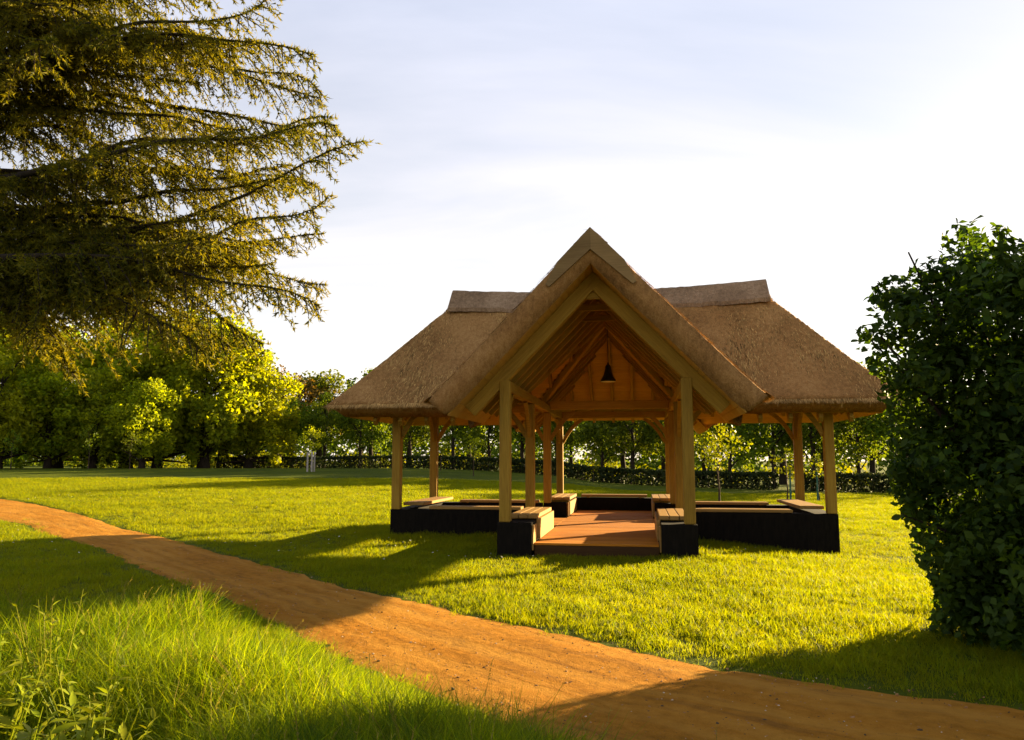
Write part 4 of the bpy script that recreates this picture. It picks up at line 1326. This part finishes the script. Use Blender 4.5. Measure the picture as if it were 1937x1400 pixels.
# ------------------------------------------------------------------ broad-leaved weeds at the lower left
wl_v = [(0, 0, 0), (.10, .12, .03), (.16, .32, .05), (.14, .55, .03), (.07, .82, -.03), (0, 1, -.1), (-.07, .82, -.03), (-.14, .55, .03), (-.16, .32, .05), (-.10, .12, .03), (0, .32, .015), (0, .6, -.01)]
wl_f = [(0, 1, 10), (1, 2, 10), (2, 3, 11, 10), (3, 4, 11), (4, 5, 11), (5, 6, 11), (6, 7, 11), (7, 8, 10, 11), (8, 9, 10), (9, 0, 10)]
wleaf = mesh_np('weed_leaf', wl_v, wl_f, [M['weed']], True)
weed_spots = [(-2.12, 3.40, .22, .50, 'broad-leaved weed in the lower left corner with the largest bright leaves'),
              (-1.80, 3.42, .17, .45, 'broad-leaved weed just right of the lower left corner'),
              (-2.02, 3.75, .16, .52, 'bushy weed directly above the lower left corner'),
              (-1.70, 3.75, .13, .45, 'rightmost weed of the lower left patch, half sunk in grass'),
              (-2.42, 3.95, .16, .58, 'leafy weed cut by the left edge above the corner'),
              (-2.10, 4.15, .14, .50, 'small-leaved weed in the middle of the left weed patch'),
              (-2.75, 4.35, .16, .62, 'tall leafy weed at the left edge of the meadow grass'),
              (-2.45, 4.65, .13, .52, 'leafy weed behind the others in the left weed patch'),
              (-3.12, 4.85, .14, .80, 'tallest spiky weed rising at the far left edge'),
              (-3.00, 5.25, .11, .80, 'weed with raised shoots against the shaded lawn at left')]
for wi, (x, y, ls, hh, lab) in enumerate(weed_spots):
    rg = random.Random(wi + 50)
    w = link('weed', None, label=lab, cat='weed', group='broad-leaved weeds at the lower left', loc=(x, y, float(ground_z(x, y))))
    b = Buf(); ns = 9
    tips = []
    for k in range(ns):
        a = rg.uniform(0, 6.28); q_ = .26 * math.sqrt(rg.random()); t = (math.cos(a) * q_, math.sin(a) * q_, hh * rg.uniform(.55, 1))
        tube(b, [(0, 0, -.03), (t[0] * .6, t[1] * .6, t[2] * .5), t], [.006, .005, .002], 5, False); tips.append(t)
    link('stem', b.mesh('weed_stem', [M['weed']]), w)
    for k in range(70):
        t = tips[k % ns]; f = rg.uniform(.25, 1.0)
        o = link('leaf', wleaf, w)
        o.location = (t[0] * f, t[1] * f, t[2] * f)
        o.rotation_euler = (rg.uniform(-.3, .9), rg.uniform(-.5, .5), rg.uniform(0, 6.28))
        o.scale = (ls * (1.15 - .45 * f) * rg.uniform(.5, 1.0),) * 3

# ------------------------------------------------------------------ grit and fallen bits on the path
def pebble(seed, mat):
    rng = np.random.default_rng(seed); bm = bmesh.new()
    bmesh.ops.create_icosphere(bm, subdivisions=1, radius=1)
    for v in bm.verts: v.co *= rng.uniform(.7, 1.2)
    bmesh.ops.scale(bm, vec=(1, .8, .55), verts=bm.verts)
    me = bpy.data.meshes.new('pebble'); bm.to_mesh(me); bm.free(); me.materials.append(mat); return me
m, nt, out = new_mat('dark_grit'); bsdf(nt, out, (.06, .035, .015), .9); M['grit1'] = m
m, nt, out = new_mat('tan_grit'); bsdf(nt, out, (.26, .13, .045), .9); M['grit2'] = m
m, nt, out = new_mat('pale_grit'); bsdf(nt, out, (.42, .33, .22), .9); M['grit3'] = m
x, y = view_points(13000, 4.3, 16, 1.1, -.62, .7, 9)
kk = in_poly(x, y, PATH_POLY); x, y = x[kk], y[kk]
sg_ = RNG.lognormal(-5.0, .5, len(x))
scatter('path_grit', 'fine grit and fallen bits strewn over the sandy path', 'grit', np.stack([x, y, ground_z(x, y) + .019], -1), np.clip(sg_ * .8, .003, .02), [pebble(1, M['grit1']), pebble(2, M['grit1']), pebble(3, M['grit2']), pebble(4, M['grit2']), pebble(5, M['grit2']), pebble(6, M['grit3'])], .3)

# daisies dotted over the left lawn
def daisy():
    b = Buf()
    for k in range(9):
        t = 2 * math.pi * k / 9; c, d = math.cos(t), math.sin(t)
        b.add([(c * .004 - d * .004, d * .004 + c * .004, .09), (c * .004 + d * .004, d * .004 - c * .004, .09), (c * .017 + d * .004, d * .017 - c * .004, .094), (c * .017 - d * .004, d * .017 + c * .004, .094)], [(0, 1, 2, 3)])
    return b.mesh('daisy', [M['white']])
x, y = view_points(700, 13, 34, 1.3, -.6, .55, 19)
kk = ~in_poly(x, y, PATH_POLY) & off_pavilion(x, y) & (vnoise(x * .25, y * .25, 88) > .52)
x, y = x[kk], y[kk]
scatter('daisies', 'tiny white daisies dotted over the lawn', 'flowers', np.stack([x, y, ground_z(x, y)], -1), RNG.uniform(.7, 1.1, len(x)), [daisy()], .15)
